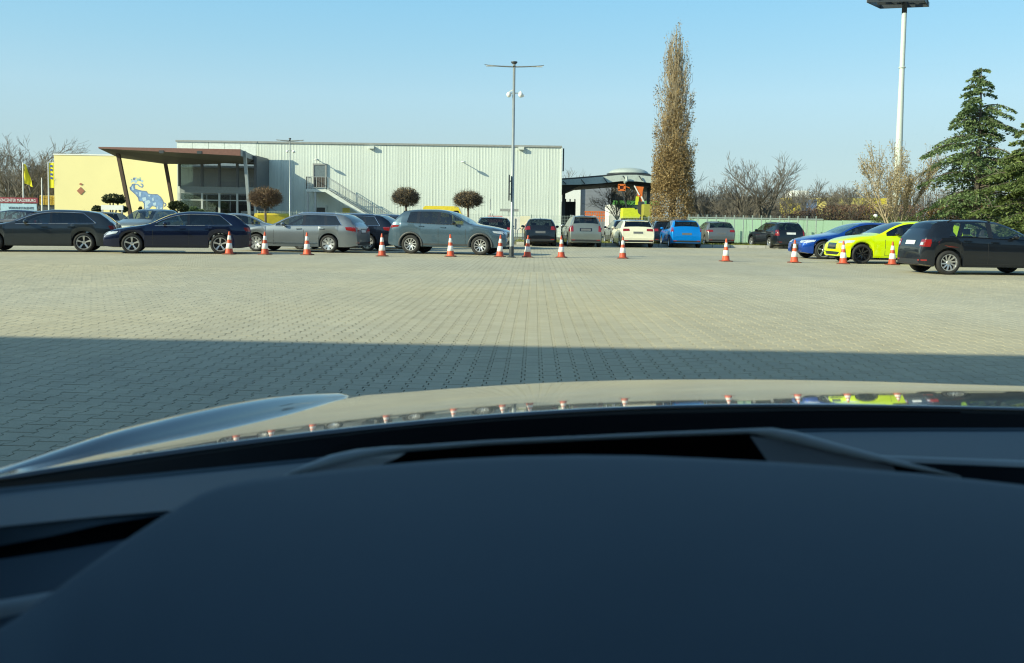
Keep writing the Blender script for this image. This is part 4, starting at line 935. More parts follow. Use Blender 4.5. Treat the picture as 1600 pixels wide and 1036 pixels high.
k = MB(); k.poly([A1, B1, mid2]); k.poly([A1, mid2, mid1]); k.poly([A1, mid1, mid0]); k.poly([A1, mid0, lo(Dq, .1)]); k.quad(lo(Dq, .1), mid0, mid1, mid1+Vector((0, 2.6, .55))); k.quad(mid1, mid2, lo(Cq, .35), mid1+Vector((0, 2.6, .55))); k.poly([B1, lo(Cq, .35), mid2]); k.build('canopy_soffit', M['soffit'], cp)
for q in (253, 312): 
    x = wx(q, DC); MB().box((x-.18, DC-.04, cz-.42), (x+.18, DC, cz-.2)).build('gutter_outlet', M['darkmetal'], cp)
M['brownsteel'] = mat('brown_steel', (.10, .065, .045), .6)
for (x0_, y0_, d0), (x1_, y1_, d1), m_, w_ in (((184, 238, 73.5), (204, 336, 74), 'brownsteel', .26), ((257, 247, 77), (270, 320, 77.5), 'brownsteel', .24), ((382, 236, 73), (390, 336, 73), 'post', .22)):
    p0 = at(x0_, y0_, d0); p1 = at(x1_, y1_, d1); dd = (p1-p0); p1 = p0+dd*(p0.z/(p0.z-p1.z)); MB().bar(p0, p1, w_).build('canopy_column', M[m_], cp)
# parapet structure on the hall roof behind the canopy
pr = thing('roof_enclosure', 'low pale panelled enclosure on the hall roof above the canopy', 'roof enclosure', (0, 0, 0))
x0_, x1_ = wx(278, 80.5), wx(401, 80.5); z0_, z1_ = cz-.1, wz(340, 220.3, 80.5)
for i in range(5): 
    xa, xb = x0_+(x1_-x0_)*i/5, x0_+(x1_-x0_)*(i+1)/5; MB().box((xa+.03, 80.4, z0_), (xb-.03, 80.5, z1_-.12)).build('panel', M['hallwhite'], pr)
MB().box((x0_-.1, 80.3, z1_-.12), (x1_+.1, 80.6, z1_)).build('cap_rail', M['halltrim'], pr)
# open curved roof shelter on the right of the hall
D1 = 88
sh = thing('curved_roof_shelter', 'open shelter with a shallow curved roof and dark underside right of the hall', 'shelter', (0, 0, 0))
top_ = [(876, 279.5), (905, 277.5), (940, 274.5), (970, 271.5), (995, 271.5), (1018, 274), (1040, 278)]
lowp = [(876, 289), (905, 288.5), (940, 286.5), (970, 283), (995, 283.5), (1018, 286), (1040, 290)]
und = [(876, 303), (905, 291), (940, 288.5), (970, 286.5), (995, 288.5), (1018, 292), (1040, 296)]
pt = lambda q, d: at(q[0], q[1], d)
k = MB(); k.grid([[pt(q, D1) for q in top_], [pt(q, D1)+Vector((0, 9, .1)) for q in top_]]); k.build('shelter_roof', M['darkmetal'], sh)
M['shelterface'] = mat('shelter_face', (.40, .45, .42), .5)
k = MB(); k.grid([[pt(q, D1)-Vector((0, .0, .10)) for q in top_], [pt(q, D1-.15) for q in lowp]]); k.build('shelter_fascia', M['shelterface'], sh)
k = MB(); k.grid([[pt(q, D1)+Vector((0, .01, .05)) for q in top_], [pt(q, D1)+Vector((0, .01, -.13)) for q in top_]]); k.build('roof_lip', M['darkmetal'], sh)
for a_ in range(6): 
    q0, q1 = top_[a_], lowp[a_]; MB().bar(pt(((q0[0]+3), q0[1]+3), D1-.3), pt((q1[0]+9, q1[1]-1), D1-.3), .09).build('shelter_rib', M['darkmetal'], sh)
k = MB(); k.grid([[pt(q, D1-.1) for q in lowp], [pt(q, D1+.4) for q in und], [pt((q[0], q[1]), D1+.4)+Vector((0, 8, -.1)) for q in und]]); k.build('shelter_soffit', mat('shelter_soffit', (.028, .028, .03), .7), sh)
p0 = at(976, 292, D1+1); MB().tube([at(979, 276, D1-.4), at(979, 283, D1-.5), at(975.5, 285, D1-.6)], .13, 8).build('exhaust_pipe', M['shelterface'], sh)
for px in (880, 1012): MB().bar(Vector((wx(px, D1+3), D1+3, 0)), Vector((wx(px, D1+3), D1+3, wz(px, 292, D1+3))), .3).build('shelter_post', M['darkmetal'], sh)
c_ = at(982, 272, D1+4); k = MB(); rows = []
for i in range(6):
    a_ = i/5*PI/2; rows.append([(c_.x+2.0*math.cos(a_)*math.cos(j*PI/8), c_.y+2.0*math.cos(a_)*math.sin(j*PI/8), c_.z+.62*math.sin(a_)) for j in range(17)])
k.grid(rows); k.build('roof_dome', M['shelterface'], sh, smooth=True)
k = MB().lathe([(2.15, -.25), (2.15, .02), (2.0, .06)], (c_.x, c_.y, c_.z), k=24).build('dome_rim', M['darkmetal'], sh)
# grey and white building below the shelter roof
D2 = 108
gb = thing('grey_warehouse', 'plain grey warehouse with a white gable seen under the shelter roof', 'warehouse', (0, 0, 0))
MB().box((wx(906, D2), D2, 0), (wx(954, D2), D2+25, wz(930, 284, D2))).build('grey_wall', wallmat('grey_sheet', (.24, .25, .28), .5, .12, True), gb)
p_ = [Vector((wx(872, D2), D2-.3, 0)), Vector((wx(906, D2), D2-.3, 0)), Vector((wx(906, D2), D2-.3, wz(906, 288, D2))), Vector((wx(872, D2), D2-.3, wz(872, 306, D2)))]
k = MB(); k.poly(p_); k.poly([q+Vector((0, 25, 0)) for q in p_]); k.quad(p_[3], p_[2], p_[2]+Vector((0, 25, 0)), p_[3]+Vector((0, 25, 0))); k.build('white_gable', M['white'], gb)
MB().box((wx(876, 95), 95, 0), (wx(899, 95), 98, wz(885, 315, 95))).build('dark_gate', M['black'], gb)
for px in (883, 890, 897.5): MB().bar((wx(px, 95), 94.9, 2), (wx(px, 95), 94.9, wz(px, 311, 95)), .12).build('gate_post', M['black'], gb)
# yard clutter seen under the shelter roof
M['orange'] = mat('machine_orange', (.68, .16, .03), .5); M['acid'] = mat('machine_yellow_green', (.60, .66, .03), .5); M['green'] = mat('bright_green', (.16, .50, .12), .6)
ob = thing('orange_barrier', 'orange slatted barrier box behind the minivan roof', 'barrier', (0, 0, 0)); Dq_ = 66
for i in range(9): x = wx(914+i*3.6, Dq_); MB().box((x, Dq_, wz(930, 346, Dq_)), (x+.07, Dq_+.05, wz(930, 331, Dq_))).build('slat', M['orange'], ob)
for py in (331, 336, 341): z = wz(930, py, Dq_); MB().box((wx(913, Dq_), Dq_-.02, z-.05), (wx(945, Dq_), Dq_+.0, z+.04)).build('rail', M['orange'], ob)
lf = thing('orange_lift', 'orange lifting machine with a forked arm and cage under the shelter roof', 'lift', (0, 0, 0)); D3 = 84
def pb(mb, pts, w, d=D3): 
    for a_, b_ in zip(pts, pts[1:]): mb.bar(at(a_[0], a_[1], d), at(b_[0], b_[1], d), w)
    return mb
k = MB()
v = [at(994, 291, D3), at(1006, 292, D3), at(1004, 300, D3), at(1003, 315, D3), at(998, 315, D3), at(997, 302, D3)]
k.poly(v); k.poly([q+Vector((0, .5, 0)) for q in reversed(v)]); k.grid([v+v[:1], [q+Vector((0, .5, 0)) for q in v+v[:1]]]); k.build('fork_arm', M['orange'], lf)
pb(MB(), [(991, 290), (999, 305)], .10).build('strut', M['white'], lf); pb(MB(), [(1002, 307), (1007, 319)], .12).build('strut', M['white'], lf); pb(MB(), [(996, 307), (995, 320)], .25).build('post', M['acid'], lf)
k = MB()
for a_ in ((967, 289), (976, 289)): pb(k, [a_, (a_[0], 297)], .16)
for y in (289, 297): pb(k, [(966, y), (977, y)], .16)
k.build('work_cage', M['orange'], lf); MB().box((wx(968, D3), D3+.1, wz(970, 296, D3)), (wx(975, D3), D3+.14, wz(970, 291, D3))).build('cage_panel', M['fascia'], lf); pb(MB(), [(977, 291), (984, 294)], .07).build('cage_arm', M['orange'], lf)
pb(MB(), [(1001, 315), (1001, 372)], .5).build('mast', M['darkmetal'], lf); pb(MB(), [(971.5, 297), (985, 345), (1001, 366)], .1).build('boom', M['darkmetal'], lf)
k = MB(); v = [at(q[0], q[1], 80) for q in ((974, 325), (991, 325), (993, 328), (996, 327), (997, 333), (1001, 336), (999, 341), (973, 341))]
k.poly(v); k.poly([q+Vector((0, 2, 0)) for q in reversed(v)]); k.grid([v+v[:1], [q+Vector((0, 2, 0)) for q in v+v[:1]]])
yv = k.build('body', M['acid']); r_ = thing('yellow_green_machine', 'yellow-green machine body behind the cream white hatchback', 'machine', (0, 0, 0)); yv.parent = r_
MB().box((wx(974, 80.3), 80.3, 0), (wx(999, 80.3), 82, wz(980, 341, 80.3))).build('chassis', M['black'], r_)
sb = MB().box((wx(958, 100), 100, wz(980, 320, 100)), (wx(1030, 100), 100.8, wz(980, 313.5, 100))).build('eave', M['green'])
r_ = thing('green_eaved_shed', 'low white shed with a bright green eave under the shelter roof', 'shed', (0, 0, 0)); sb.parent = r_
MB().box((wx(952, 101), 101, 0), (wx(1030, 101), 106, wz(980, 320, 101))).build('wall', M['white'], r_)
tag(MB().box((wx(1006, 82), 82, 0), (wx(1018, 82), 84, wz(1010, 319, 82))).build('skip_container', mat('container_olive', (.36, .34, .05), .6)), 'olive yellow container half hidden by the poplar', 'container')
# ---------------------------------------------------------------- fences, wall, signs
M['fence'] = mat('fence_green_grey', (.42, .49, .45), .5, metal=.3)
def mesh_fence(label, x0, x1, Y, h, dens=.10, panel=2.5, m='fence'):
    f = thing('wire_fence', label, 'fence', ((x0+x1)/2, Y, 0)); ox = f.location.x
    n_ = int(round((x1-x0)/panel)); panel = (x1-x0)/n_
    w_ = MB(); k = int(panel/dens)
    for i in range(k+1): x = i*panel/k; w_.quad((x-.006, 0, .05), (x+.006, 0, .05), (x+.006, 0, h), (x-.006, 0, h))
    z = .1
    while z < h: w_.quad((0, -.006, z-.006), (panel, -.006, z-.006), (panel, -.006, z+.006), (0, -.006, z+.006)); z += .2
    me = w_.mesh('mesh_panel'); po = MB().box((-.03, -.03, 0), (.03, .03, h+.05)).mesh('post')
    for i in range(n_+1):
        link('post', po, M[m], f).location = (x0-ox+i*panel, .03, 0)
        if i < n_: o = link('mesh_panel', me, M[m], f); o.location = (x0-ox+i*panel, 0, 0)
    return f
YF = 61.2
mesh_fence('long wire mesh fence running behind the parked cars in front of the hall and shelter', wx(402, YF), wx(1075, YF), YF, wz(800, 335.5, YF))
M['gwall'] = mat('pale_green_wall', (.44, .66, .47), .7, var=.06, scale=.6); M['gscreen'] = mat('green_screen', (.24, .34, .26), .6, var=.15, scale=1)
# translucent green screen fence
Yg = 59.5
fs = thing('green_screen_fence', 'green screened wire fence with many posts behind the mid grey hatchback', 'fence', (wx(1180, Yg), Yg, 0)); ox = fs.location.x
gx_ = [wx(1076+i*14.2, Yg)-ox for i in range(15)]; hg = wz(1180, 336.5, Yg)
k = thing
bars_ = MB()
for i, x in enumerate(gx_): MB().box((x-.028, -.05, 0), (x+.028, .02, hg)).build('post', M['fence'], fs)
pn = (gx_[1]-gx_[0]); w_ = MB()
for i in range(7): x = i*pn/6; w_.quad((x-.004, -.06, .05), (x+.004, -.06, .05), (x+.004, -.06, hg), (x-.004, -.06, hg))
for z in np.arange(.1, hg, .4): w_.quad((0, -.066, z-.004), (pn, -.066, z-.004), (pn, -.066, z+.004), (0, -.066, z+.004))
wm_ = w_.mesh('mesh_panel')
for i in range(14): link('mesh_panel', wm_, M['fence'], fs).location = (gx_[i], 0, 0)
# pale green boundary wall, continuing behind the fence
gw = thing('green_wall', 'long low pale green boundary wall behind the blue, lime and black cars', 'wall', (0, 0, 0))
Yw = 60.5; xs_ = [wx(p, Yw) for p in range(1076, 1720, 30)]
def wtop(px): return np.interp(px, [1076, 1280, 1600, 1720], [341.5, 344.5, 345.5, 346])
for i in range(len(xs_)-1):
    pxm = 1076+30*i+15; MB().box((xs_[i]+.012, Yw, 0), (xs_[i+1]-.012, Yw+.12, wz(pxm, wtop(pxm), Yw))).build('wall_panel', M['gwall'], gw)
MB().box((xs_[0], Yw-.03, wz(1180, 341, Yw)-.05), (xs_[7], Yw+.15, wz(1180, 341, Yw)+.03)).build('coping', M['fence'], gw)
# flags and banner
M['flag'] = leafmat('flag_yellow', (.85, .75, .03), (.9, .8, .05), .35); M['flagblue'] = mat('flag_blue', (.03, .08, .35), .6)
def pole(px, D, pyt, label, cat='flagpole'):
    t = thing('flagpole', label, 'flagpole', (wx(px, D), D, 0)); h = wz(px, pyt, D)
    MB().lathe([(.07, 0), (.035, h), (0, h+.03)], k=8).build('pole', M['white'], t, smooth=True); return t, h
t, h = pole(37, 74, 254, 'white flagpole with a drooping yellow flag, left of the pale yellow building')
rows = []
for i in range(9):
    u = i/8; rows.append([(.05+(.10+.62*u**.9)*s+.10*u+.05*math.sin(9*u+2*s), .14*math.sin(7*s+5*u), h-.1-.05*s-u*1.55-.25*s*u*(1 if s else 0)) for s in np.linspace(0, 1, 8)])
MB().grid(rows).build('flag', M['flag'], t, smooth=True)
t, h = pole(76.5, 74, 253, 'white flagpole carrying a tall yellow banner against the edge of the pale yellow building')
MB().grid([[(.08+.38*s, .04*math.sin(5*s), h-.05-2.0*u) for s in np.linspace(0, 1, 5)] for u in (0, .5, 1)]).build('flag', M['flag'], t)
for k_, z in enumerate((.25, .55, .9, 1.2)): MB().box((.18, -.06, h-z-.16), (.36, -.05, h-z)).build('banner_mark', M['flagblue'], t)
MB().bar((.0, 0, h-.02), (.5, 0, h-.02), .04).build('arm', M['white'], t)
pole(66, 76, 278, 'short thin white pole between the two yellow flags')
# dealer boards at the far left
def text(s, size, loc, m, parent, rx=PI/2, ext=.01, sx=1, align='LEFT'):
    c = bpy.data.curves.new('lettering', 'FONT'); c.body = s; c.size = size; c.extrude = ext; c.align_x = align; c.resolution_u = 2
    o = bpy.data.objects.new('tmp', c); COL.objects.link(o); dg = bpy.context.evaluated_depsgraph_get(); me = bpy.data.meshes.new_from_object(o.evaluated_get(dg)); bpy.data.objects.remove(o)
    n = bpy.data.objects.new('lettering', me); COL.objects.link(n); me.materials.clear(); me.materials.append(m); n.rotation_euler = (rx, 0, 0); n.location = loc; n.scale = (sx, 1, 1)
    if parent: n.parent = parent
    return n
M['maroon'] = mat('board_maroon', (.26, .03, .05), .5); M['ltblue'] = mat('board_pale_blue', (.38, .56, .66), .5); M['txtgrey'] = mat('text_grey', (.12, .15, .19), .6); M['txtw'] = mat('text_white', (.85, .8, .8), .5)
DSn = 66
sg_ = thing('dealer_sign', 'maroon sign strip with white capital lettering at the far left', 'sign', (wx(20, DSn), DSn, 0)); ox = sg_.location.x
x0_, x1_ = wx(-14, DSn)-ox, wx(59, DSn)-ox; z0_, z1_ = wz(20, 317, DSn), wz(20, 308.5, DSn)
MB().box((x0_, 0, z0_), (x1_, .15, z1_)).build('board', M['maroon'], sg_); MB().box((x0_+.3, .16, 0), (x0_+.4, .26, z1_)).build('post', M['steel'], sg_); MB().box((x1_-.4, .16, 0), (x1_-.3, .26, z1_)).build('post', M['steel'], sg_)
T_ = text('WAGENCENTER MAGDEBURG', .30, (x1_-.12, -.012, z0_+.085), M['txtw'], sg_, align='RIGHT'); T_.scale = ((x1_-x0_-.25)/4.05/1.0*.98, 1, 1)
T_.scale.x = (x1_-x0_-.3)/max(.1, T_.dimensions.x)
s2 = thing('job_banner', 'pale blue banner with dark capital lettering under the maroon sign strip', 'banner', (wx(35, DSn), DSn-.4, 0)); ox = s2.location.x
x0_, x1_ = wx(6, DSn)-ox, wx(62, DSn)-ox; z1_ = wz(35, 318.5, DSn); MB().box((x0_, 0, .2), (x1_, .05, z1_)).build('board', M['ltblue'], s2)
T_ = text('VERKAUFSTALENTE', .24, (x1_-.2, -.012, z1_-.38), M['txtgrey'], s2, align='RIGHT'); T_.scale.x = 1.78/max(.1, T_.dimensions.x)
T_ = text('GESUCHT!', .24, (x1_-.2, -.012, z1_-.66), M['txtgrey'], s2, align='RIGHT'); T_.scale.x = .95/max(.1, T_.dimensions.x)
mk = MB()
for a_, b_ in (((.55, 0), (.5, -.3)), ((.75, 0), (.6, -.15)), ((.6, -.15), (.78, -.3)), ((.9, 0), (.9, -.28)), ((.9, -.28), (1.05, -.28)), ((1.15, -.3), (1.22, 0)), ((1.22, 0), (1.32, -.3)), ((1.42, -.02), (1.42, -.3)), ((.6, -.5), (.75, -.85)), ((.75, -.85), (.95, -.5))): mk.bar((x0_+a_[0], -.02, z1_-.5+a_[1]), (x0_+b_[0], -.02, z1_-.5+b_[1]), .05, .02)
mk.build('emblem', mat('emblem_teal', (.03, .20, .28), .5), s2)
# yellow ribbed tank/tent
yr = thing('yellow_ribbed_shed', 'yellow ribbed container standing behind the flagpoles', 'container', (wx(73, 95), 95, 0)); ox = yr.location.x
z0_, z1_ = wz(73, 320.5, 95), wz(73, 305.5, 95); x0_, x1_ = wx(62, 95)-ox, wx(86, 95)-ox
MB().box((x0_, .1, z0_), (x1_, 3, z1_)).build('body', mat('container_yellow', (.72, .60, .22), .6), yr)
for i in range(9): x = x0_+(x1_-x0_)*i/9; MB().box((x+.02, 0, z0_+.05), (x+.10, .1, z1_-.05)).build('rib', mat('rib_ochre', (.55, .38, .06), .6) if i == 0 else bpy.data.materials['rib_ochre'], yr)
MB().box((x0_, .2, 0), (x1_, 2.9, z0_)).build('frame', M['darkmetal'], yr)
tag(MB().box((wx(57, 110), 110, wz(70, 302, 110)), (wx(90, 110), 110.1, wz(70, 300.8, 110))).build('guard_rail', M['white']), 'thin white rail behind the flagpoles', 'rail')
# white shelter board in front of the yellow building
ws_ = thing('notice_board', 'white topped board on two posts in front of the yellow building', 'notice board', (wx(174, 62), 62, 0)); ox = ws_.location.x
MB().box((wx(158, 62)-ox, 0, wz(174, 328, 62)), (wx(192, 62)-ox, .12, wz(174, 320.5, 62))).build('panel', M['white'], ws_)
for p in (159.5, 190): x = wx(p, 62)-ox; MB().box((x-.05, .02, 0), (x+.05, .1, wz(174, 320, 62)-.05)).build('post', M['steel'], ws_)
# banners on the fence by the lamp post
M['bannerw'] = mat('banner_white', (.74, .72, .66), .6, var=.12, scale=3); M['pink'] = mat('banner_pink', (.62, .25, .25), .6); M['cream'] = mat('banner_cream', (.78, .72, .52), .6, var=.1, scale=2)
Yb = 60.9
for (a_, b_, t_, m_, lb) in ((762, 785, 337, 'pink', 'pink and white banner on the wire fence left of the lamp post'), (786, 799.5, 338, 'bannerw', 'white banner on the wire fence straight behind the lamp post'), (800.5, 812, 338.5, 'bannerw', 'white banner with a dark figure on it, just right of the lamp post'), (812.6, 828, 337.5, 'cream', 'cream banner on the wire fence left of the dark small hatchback')):
    b = thing('fence_banner', lb, 'banner', (wx((a_+b_)/2, Yb), Yb, 0)); ox = b.location.x; x0_, x1_ = wx(a_, Yb)-ox, wx(b_, Yb)-ox; z1_ = wz(a_, t_, Yb)
    MB().box((x0_, 0, .55), (x1_, .02, z1_)).build('banner_sheet', M[m_], b)
    if m_ == 'pink': MB().box((x0_+.05, -.012, .62), (x1_-.05, -.004, z1_-.45)).build('print', M['bannerw'], b)
    if t_ == 338.5: MB().box((x0_+.16, -.012, .8), (x0_+.26, -.004, z1_-.12)).build('print', M['txtgrey'], b)
    if m_ == 'cream': MB().bar((x0_+.1, -.01, .8), (x1_-.1, -.01, z1_-.3), .06, .01).build('print', M['pink'], b)
# small sign plate on the hall wall side
s3 = thing('low_sign', 'narrow grey sign plate before the hall wall, behind the lamp post', 'sign', (wx(795, 76), 76, 0)); ox = s3.location.x
z = wz(795, 328.3, 76); MB().box((wx(781, 76)-ox, 0, z-.11), (wx(810, 76)-ox, .06, z+.11)).build('plate', M['halltrim'], s3); MB().box((-.04, .07, 0), (.04, .14, z)).build('post', M['steel'], s3)
s4 = thing('thin_post', 'thin pale post with a small box, right of the third round tree', 'post', (wx(765.5, 70), 70, 0)); MB().lathe([(.04, 0), (.03, wz(765, 311, 70)), (0, wz(765, 311, 70))], k=6).build('pole', M['steel'], s4); MB().box((-.08, -.1, 1.9), (.06, -.03, 2.15)).build('box', M['bannerw'], s4)
# bicycle stand tangle
bs = thing('bicycle_stand', 'grey tubular bicycle stand in front of the fence banners', 'bicycle stand', (wx(815, 58.5), 58.5, 0))
for i in range(6): a_ = -1.1+i*.42; MB().tube([(a_, 0, .05), (a_, .0, .75), (a_+.15, .1, .9), (a_+.32, .2, .8), (a_+.32, .2, .05)], .025, 5).build('hoop', M['steel'], bs)
MB().bar((-1.3, 0, .1), (1.5, .1, .1), .05).build('rail', M['steel'], bs)
# vans
M['vanyellow'] = mat('van_yellow', (.80, .62, .05), .35, coat=.6)
def van(label, px, D, py, length=5.2, facing=0, dark=True):
    t = thing('yellow_van', label, 'van', (wx(px, D), D, 0), facing); H_ = wz(px, py, D)
    pr_ = [(-length/2, .35), (-length/2, H_-.12), (-length/2+.15, H_), (length*.22, H_), (length*.27, H_-.05), (length*.41, 1.35), (length*.49, 1.05), (length*.5, .75), (length*.5, .35)]
    b = MB(); b.grid([[(x, y*.93 if False else y, z) for x, z in pr_+pr_[:1]] for y in (-.95, .95)]); b.poly([(x, -.95, z) for x, z in pr_]); b.poly([(x, .95, z) for x, z in pr_]); b.build('body', M['vanyellow'], t)
    MB().poly([(length*.17, -.96, 1.3), (length*.38, -.96, 1.3), (length*.27, -.96, H_-.3), (length*.17, -.96, H_-.3)]).build('side_window', M['gloss'], t)
    MB().quad((length*.402, -.85, 1.42), (length*.402, .85, 1.42), (length*.285, .80, H_-.12), (length*.285, -.80, H_-.12)).build('windscreen', M['gloss'], t)
    for x in (-length*.32, length*.33):
        for y in (-.86, .86): MB().lathe([(0, -.11), (.33, -.11), (.35, -.06), (.35, .06), (.33, .11), (0, .11)], (x, y, .35), k=16, axis='y').build('wheel', M['tyre'], t)
    MB().box((length*.5-.05, -.9, .35), (length*.5+.03, .9, .6)).build('bumper', M['black'], t)
    mk = MB()
    for a_, b_ in (((-.9, 1.35), (-.3, 1.6)), ((-.5, 1.25), (.1, 1.6)), ((.0, 1.3), (.35, 1.5))): mk.bar((a_[0], -.965, a_[1]), (b_[0], -.965, b_[1]), .14, .01)
    mk.build('side_mark', M['black'], t); return t
van('yellow delivery van behind the silver grey estate, under the first round tree', 423, 60, 333.5, 4.4, 1.9)
van('yellow van whose roof shows over the blue-grey SUV', 698, 66, 322.5, 3.2)
# ---------------------------------------------------------------- far background right
yb = thing('yellow_warehouse', 'long yellow building strip above the brown hedge', 'warehouse', (0, 0, 0)); Dy = 240
M['yb1'] = mat('warehouse_yellow', (.70, .56, .06), .6, var=.15, scale=.1); M['yb2'] = mat('warehouse_yellow_grey', (.50, .42, .13), .6, var=.3, scale=.2)
MB().box((wx(1288, Dy), Dy, 0), (wx(1345, Dy), Dy+20, wz(1320, 309, Dy))).build('grey_yellow_wing', M['yb2'], yb); MB().box((wx(1345.5, Dy), Dy, 0), (wx(1384, Dy), Dy+20, wz(1360, 309.5, Dy))).build('bright_wing', M['yb1'], yb)
tk = thing('yellow_blue_building', 'yellow and blue low building with a white roof far behind the bare trees', 'building', (0, 0, 0)); Dt = 200
for (a_, b_, t_, b2, m_) in ((1225, 1236, 309, 360, 'yb1'), (1237, 1275, 311, 360, 'bluebox'), (1238, 1262, 297.5, 308, 'white'), (1236, 1250, 317, 360, 'yb1')):
    if m_ == 'bluebox' and m_ not in M: M[m_] = mat('box_blue', (.14, .20, .34), .6)
    yy = Dt-(2 if (t_ == 317 or t_ == 309) else 0); z0_ = 0 if b2 == 360 else wz(a_, b2, Dt); MB().box((wx(a_, yy), yy, z0_), (wx(b_, yy), yy+6-(2 if m_ == 'yb1' else 0), wz(a_, t_, yy))).build('block', M[m_], tk)
# small white thing on the bank
g_ = at(1368, 337.5, 62); o = MB().lathe([(.13, -.10), (.15, 0), (.11, .09), (.05, .13), (0, .135)], (0, 0, 0), k=12).build('white_dome_lamp', M['white'], None, smooth=True); o.location = g_; tag(o, 'small white dome poking up over the pale green wall', 'dome')
# ---------------------------------------------------------------- trees
def branches(mb, p, d, L_, r_, depth, rs_, spread, up, k=4, kids=(3, 5), shrink=.62, seg=3, minr=.006):
    pts = [Vector(p)]; rad = [r_]; d = Vector(d).normalized()
    for i in range(seg):
        d = (d+Vector((rs_.normal(0, .06), rs_.normal(0, .06), up*.045))).normalized(); pts.append(pts[-1]+d*L_/seg); rad.append(max(minr, r_*(1-.55*(i+1)/seg)))
    mb.tube(pts, rad, k if r_ > .02 else 3, cap=False)
    if depth <= 0: return
    for i in range(rs_.randint(*kids)):
        t = rs_.uniform(.25, 1.0); q = t*seg; j = min(int(q), seg-1); pp = pts[j].lerp(pts[j+1], q-j)
        a = rs_.uniform(0, 2*PI); ax = d.orthogonal().normalized(); ax.rotate(Matrix.Rotation(a, 3, d)); nd = (d+ax*spread*rs_.uniform(.35, 1.0)).normalized()
        branches(mb, pp, nd, L_*shrink*rs_.uniform(.7, 1.15), max(minr, rad[j]*.55), depth-1, rs_, spread, up, k, kids, shrink, 2 if depth < 3 else 3, minr)
CROWN = {}
def bare_tree(label, px, D, pyt, seed, m='greytwig', name='bare_tree', spread=.7, kids=(4, 7), depth=4, trunk=.28, r0=None, wid=1.0, lean=0, up=1.0, group='bare trees', minr=.008):
    rs_ = np.random.RandomState(seed); minr = max(minr, .00013*D); h = wz(px, pyt, D); t = thing(name, label, 'tree', (wx(px, D), D, 0), 0, group); r0 = r0 or h*.016
    th_ = h*trunk; MB().tube([(0, 0, -.05), (lean*.3, 0, th_*.5), (lean*.6, 0, th_)], [r0*1.25, r0, r0*.9], 8, cap=False).build('trunk', M['bark'] if m != 'tantwig' else M['tantwig'], t, smooth=True)
    mb = MB(); n = rs_.randint(5, 8)
    for i in range(n):
        a = 2*PI*i/n+rs_.uniform(-.4, .4); s = spread*rs_.uniform(.5, 1.2)*wid
        branches(mb, (lean*.6, 0, th_*rs_.uniform(.75, 1)), (math.cos(a)*s, math.sin(a)*s, 1), h*.44*rs_.uniform(.75, 1.1), r0*.6, depth-1, rs_, spread, up, 4, kids, .66, 3, minr)
    zs = max(v[2] for v in mb.v); sc = (h-th_)/(zs-th_)
    mb.v = [(v[0], v[1], th_*1.0+(v[2]-th_)*sc if v[2] > th_ else v[2]) for v in mb.v]
    t_c = mb.build('crown', M[m], t, fix=False); CROWN[seed] = t_c; return t
bare_tree('tall bare tree at the far left edge, crown cut by the frame', 14, 96, 196, 1, wid=1.0, depth=5, kids=(3, 5), spread=.9)
bare_tree('bare spreading tree behind the leftmost yellow flag', 49, 92, 208, 2, wid=1.1, depth=5, kids=(3, 5), trunk=.36, spread=.9)
bare_tree('slender bare tree between the two at the far left', 30, 99, 222, 17, wid=.8, depth=5, kids=(3, 5))
bare_tree('bare tree just left of the pale yellow building', 76, 98, 238, 18, wid=.9, depth=5, kids=(3, 5))
bare_tree('bare tree with dark upright pollard limbs behind the fence, left of the taller bare tree', 1170, 63, 253, 3, m='greytwig', spread=.85, r0=.22, wid=1.1, trunk=.22, depth=5, kids=(3, 5))
bare_tree('tallest bare tree right of the poplar, straight slim trunk and fanned crown', 1198, 62, 231, 4, trunk=.30, spread=.6, r0=.12, depth=5, kids=(3, 5), m='greytwig')
bare_tree('dark bare tree close right of the poplar', 1104, 66, 268, 5, spread=.8, depth=4)
bare_tree('small bare tree leaning behind the mid grey hatchback', 1137, 62, 290, 15, spread=.8, depth=4, trunk=.35, lean=.5)
bare_tree('bare tree seen under the shelter roof before the green eaved shed', 964, 92, 277, 6, spread=.9, depth=4, trunk=.35)
bare_tree('hazy bare tree above the left end of the shelter roof', 897, 130, 262, 8, depth=4)
bare_tree('slim bare tree before the yellow and blue building', 1256, 110, 272, 9, depth=4, spread=.6)
bare_tree('distant bare tree left of the tan leafless tree', 1305, 140, 283, 10, depth=4); bare_tree('distant bare tree beside the yellow warehouse', 1336, 135, 276, 12, depth=4)
bare_tree('distant bare tree between the fanned bare tree and the yellow and blue building', 1232, 120, 290, 13, depth=4)
# tan leafless tree in front of the mast
ts = bare_tree('tan twiggy tree in front of the floodlight mast', 1396, 56, 214, 11, m='tantwig', spread=.55, kids=(4, 7), trunk=.10, r0=.11, wid=1.15, depth=4, lean=.1, name='twiggy_tree')
def leaf_quads(n, pos, size, rs_, droop=0, aspect=1.6, flat=0):
    a = rs_.normal(0, 1, (n, 3)); a[:, 2] *= (1-flat); a[:, 2] -= droop; a /= np.linalg.norm(a, axis=1)[:, None]
    b = rs_.normal(0, 1, (n, 3)); 
    if flat: b[:, 2] *= (1-flat)
    b -= (b*a).sum(1)[:, None]*a; b /= np.linalg.norm(b, axis=1)[:, None]
    s = size*rs_.uniform(.6, 1.3, (n, 1)); A_ = a*s*aspect/2; B_ = b*s/2
    c = np.stack([pos-A_, pos+B_*.9, pos+A_, pos-B_*.9], 1); return c.reshape(-1, 3)
def leaves(name, pos, size, m, parent, rs_, **k):
    n = len(pos); c = leaf_quads(n, pos, size, rs_, **k); me = mesh_np(name, c, np.arange(4*n), np.full(n, 4)); o = link(name, me, m, parent); o['kind'] = 'stuff'; return o
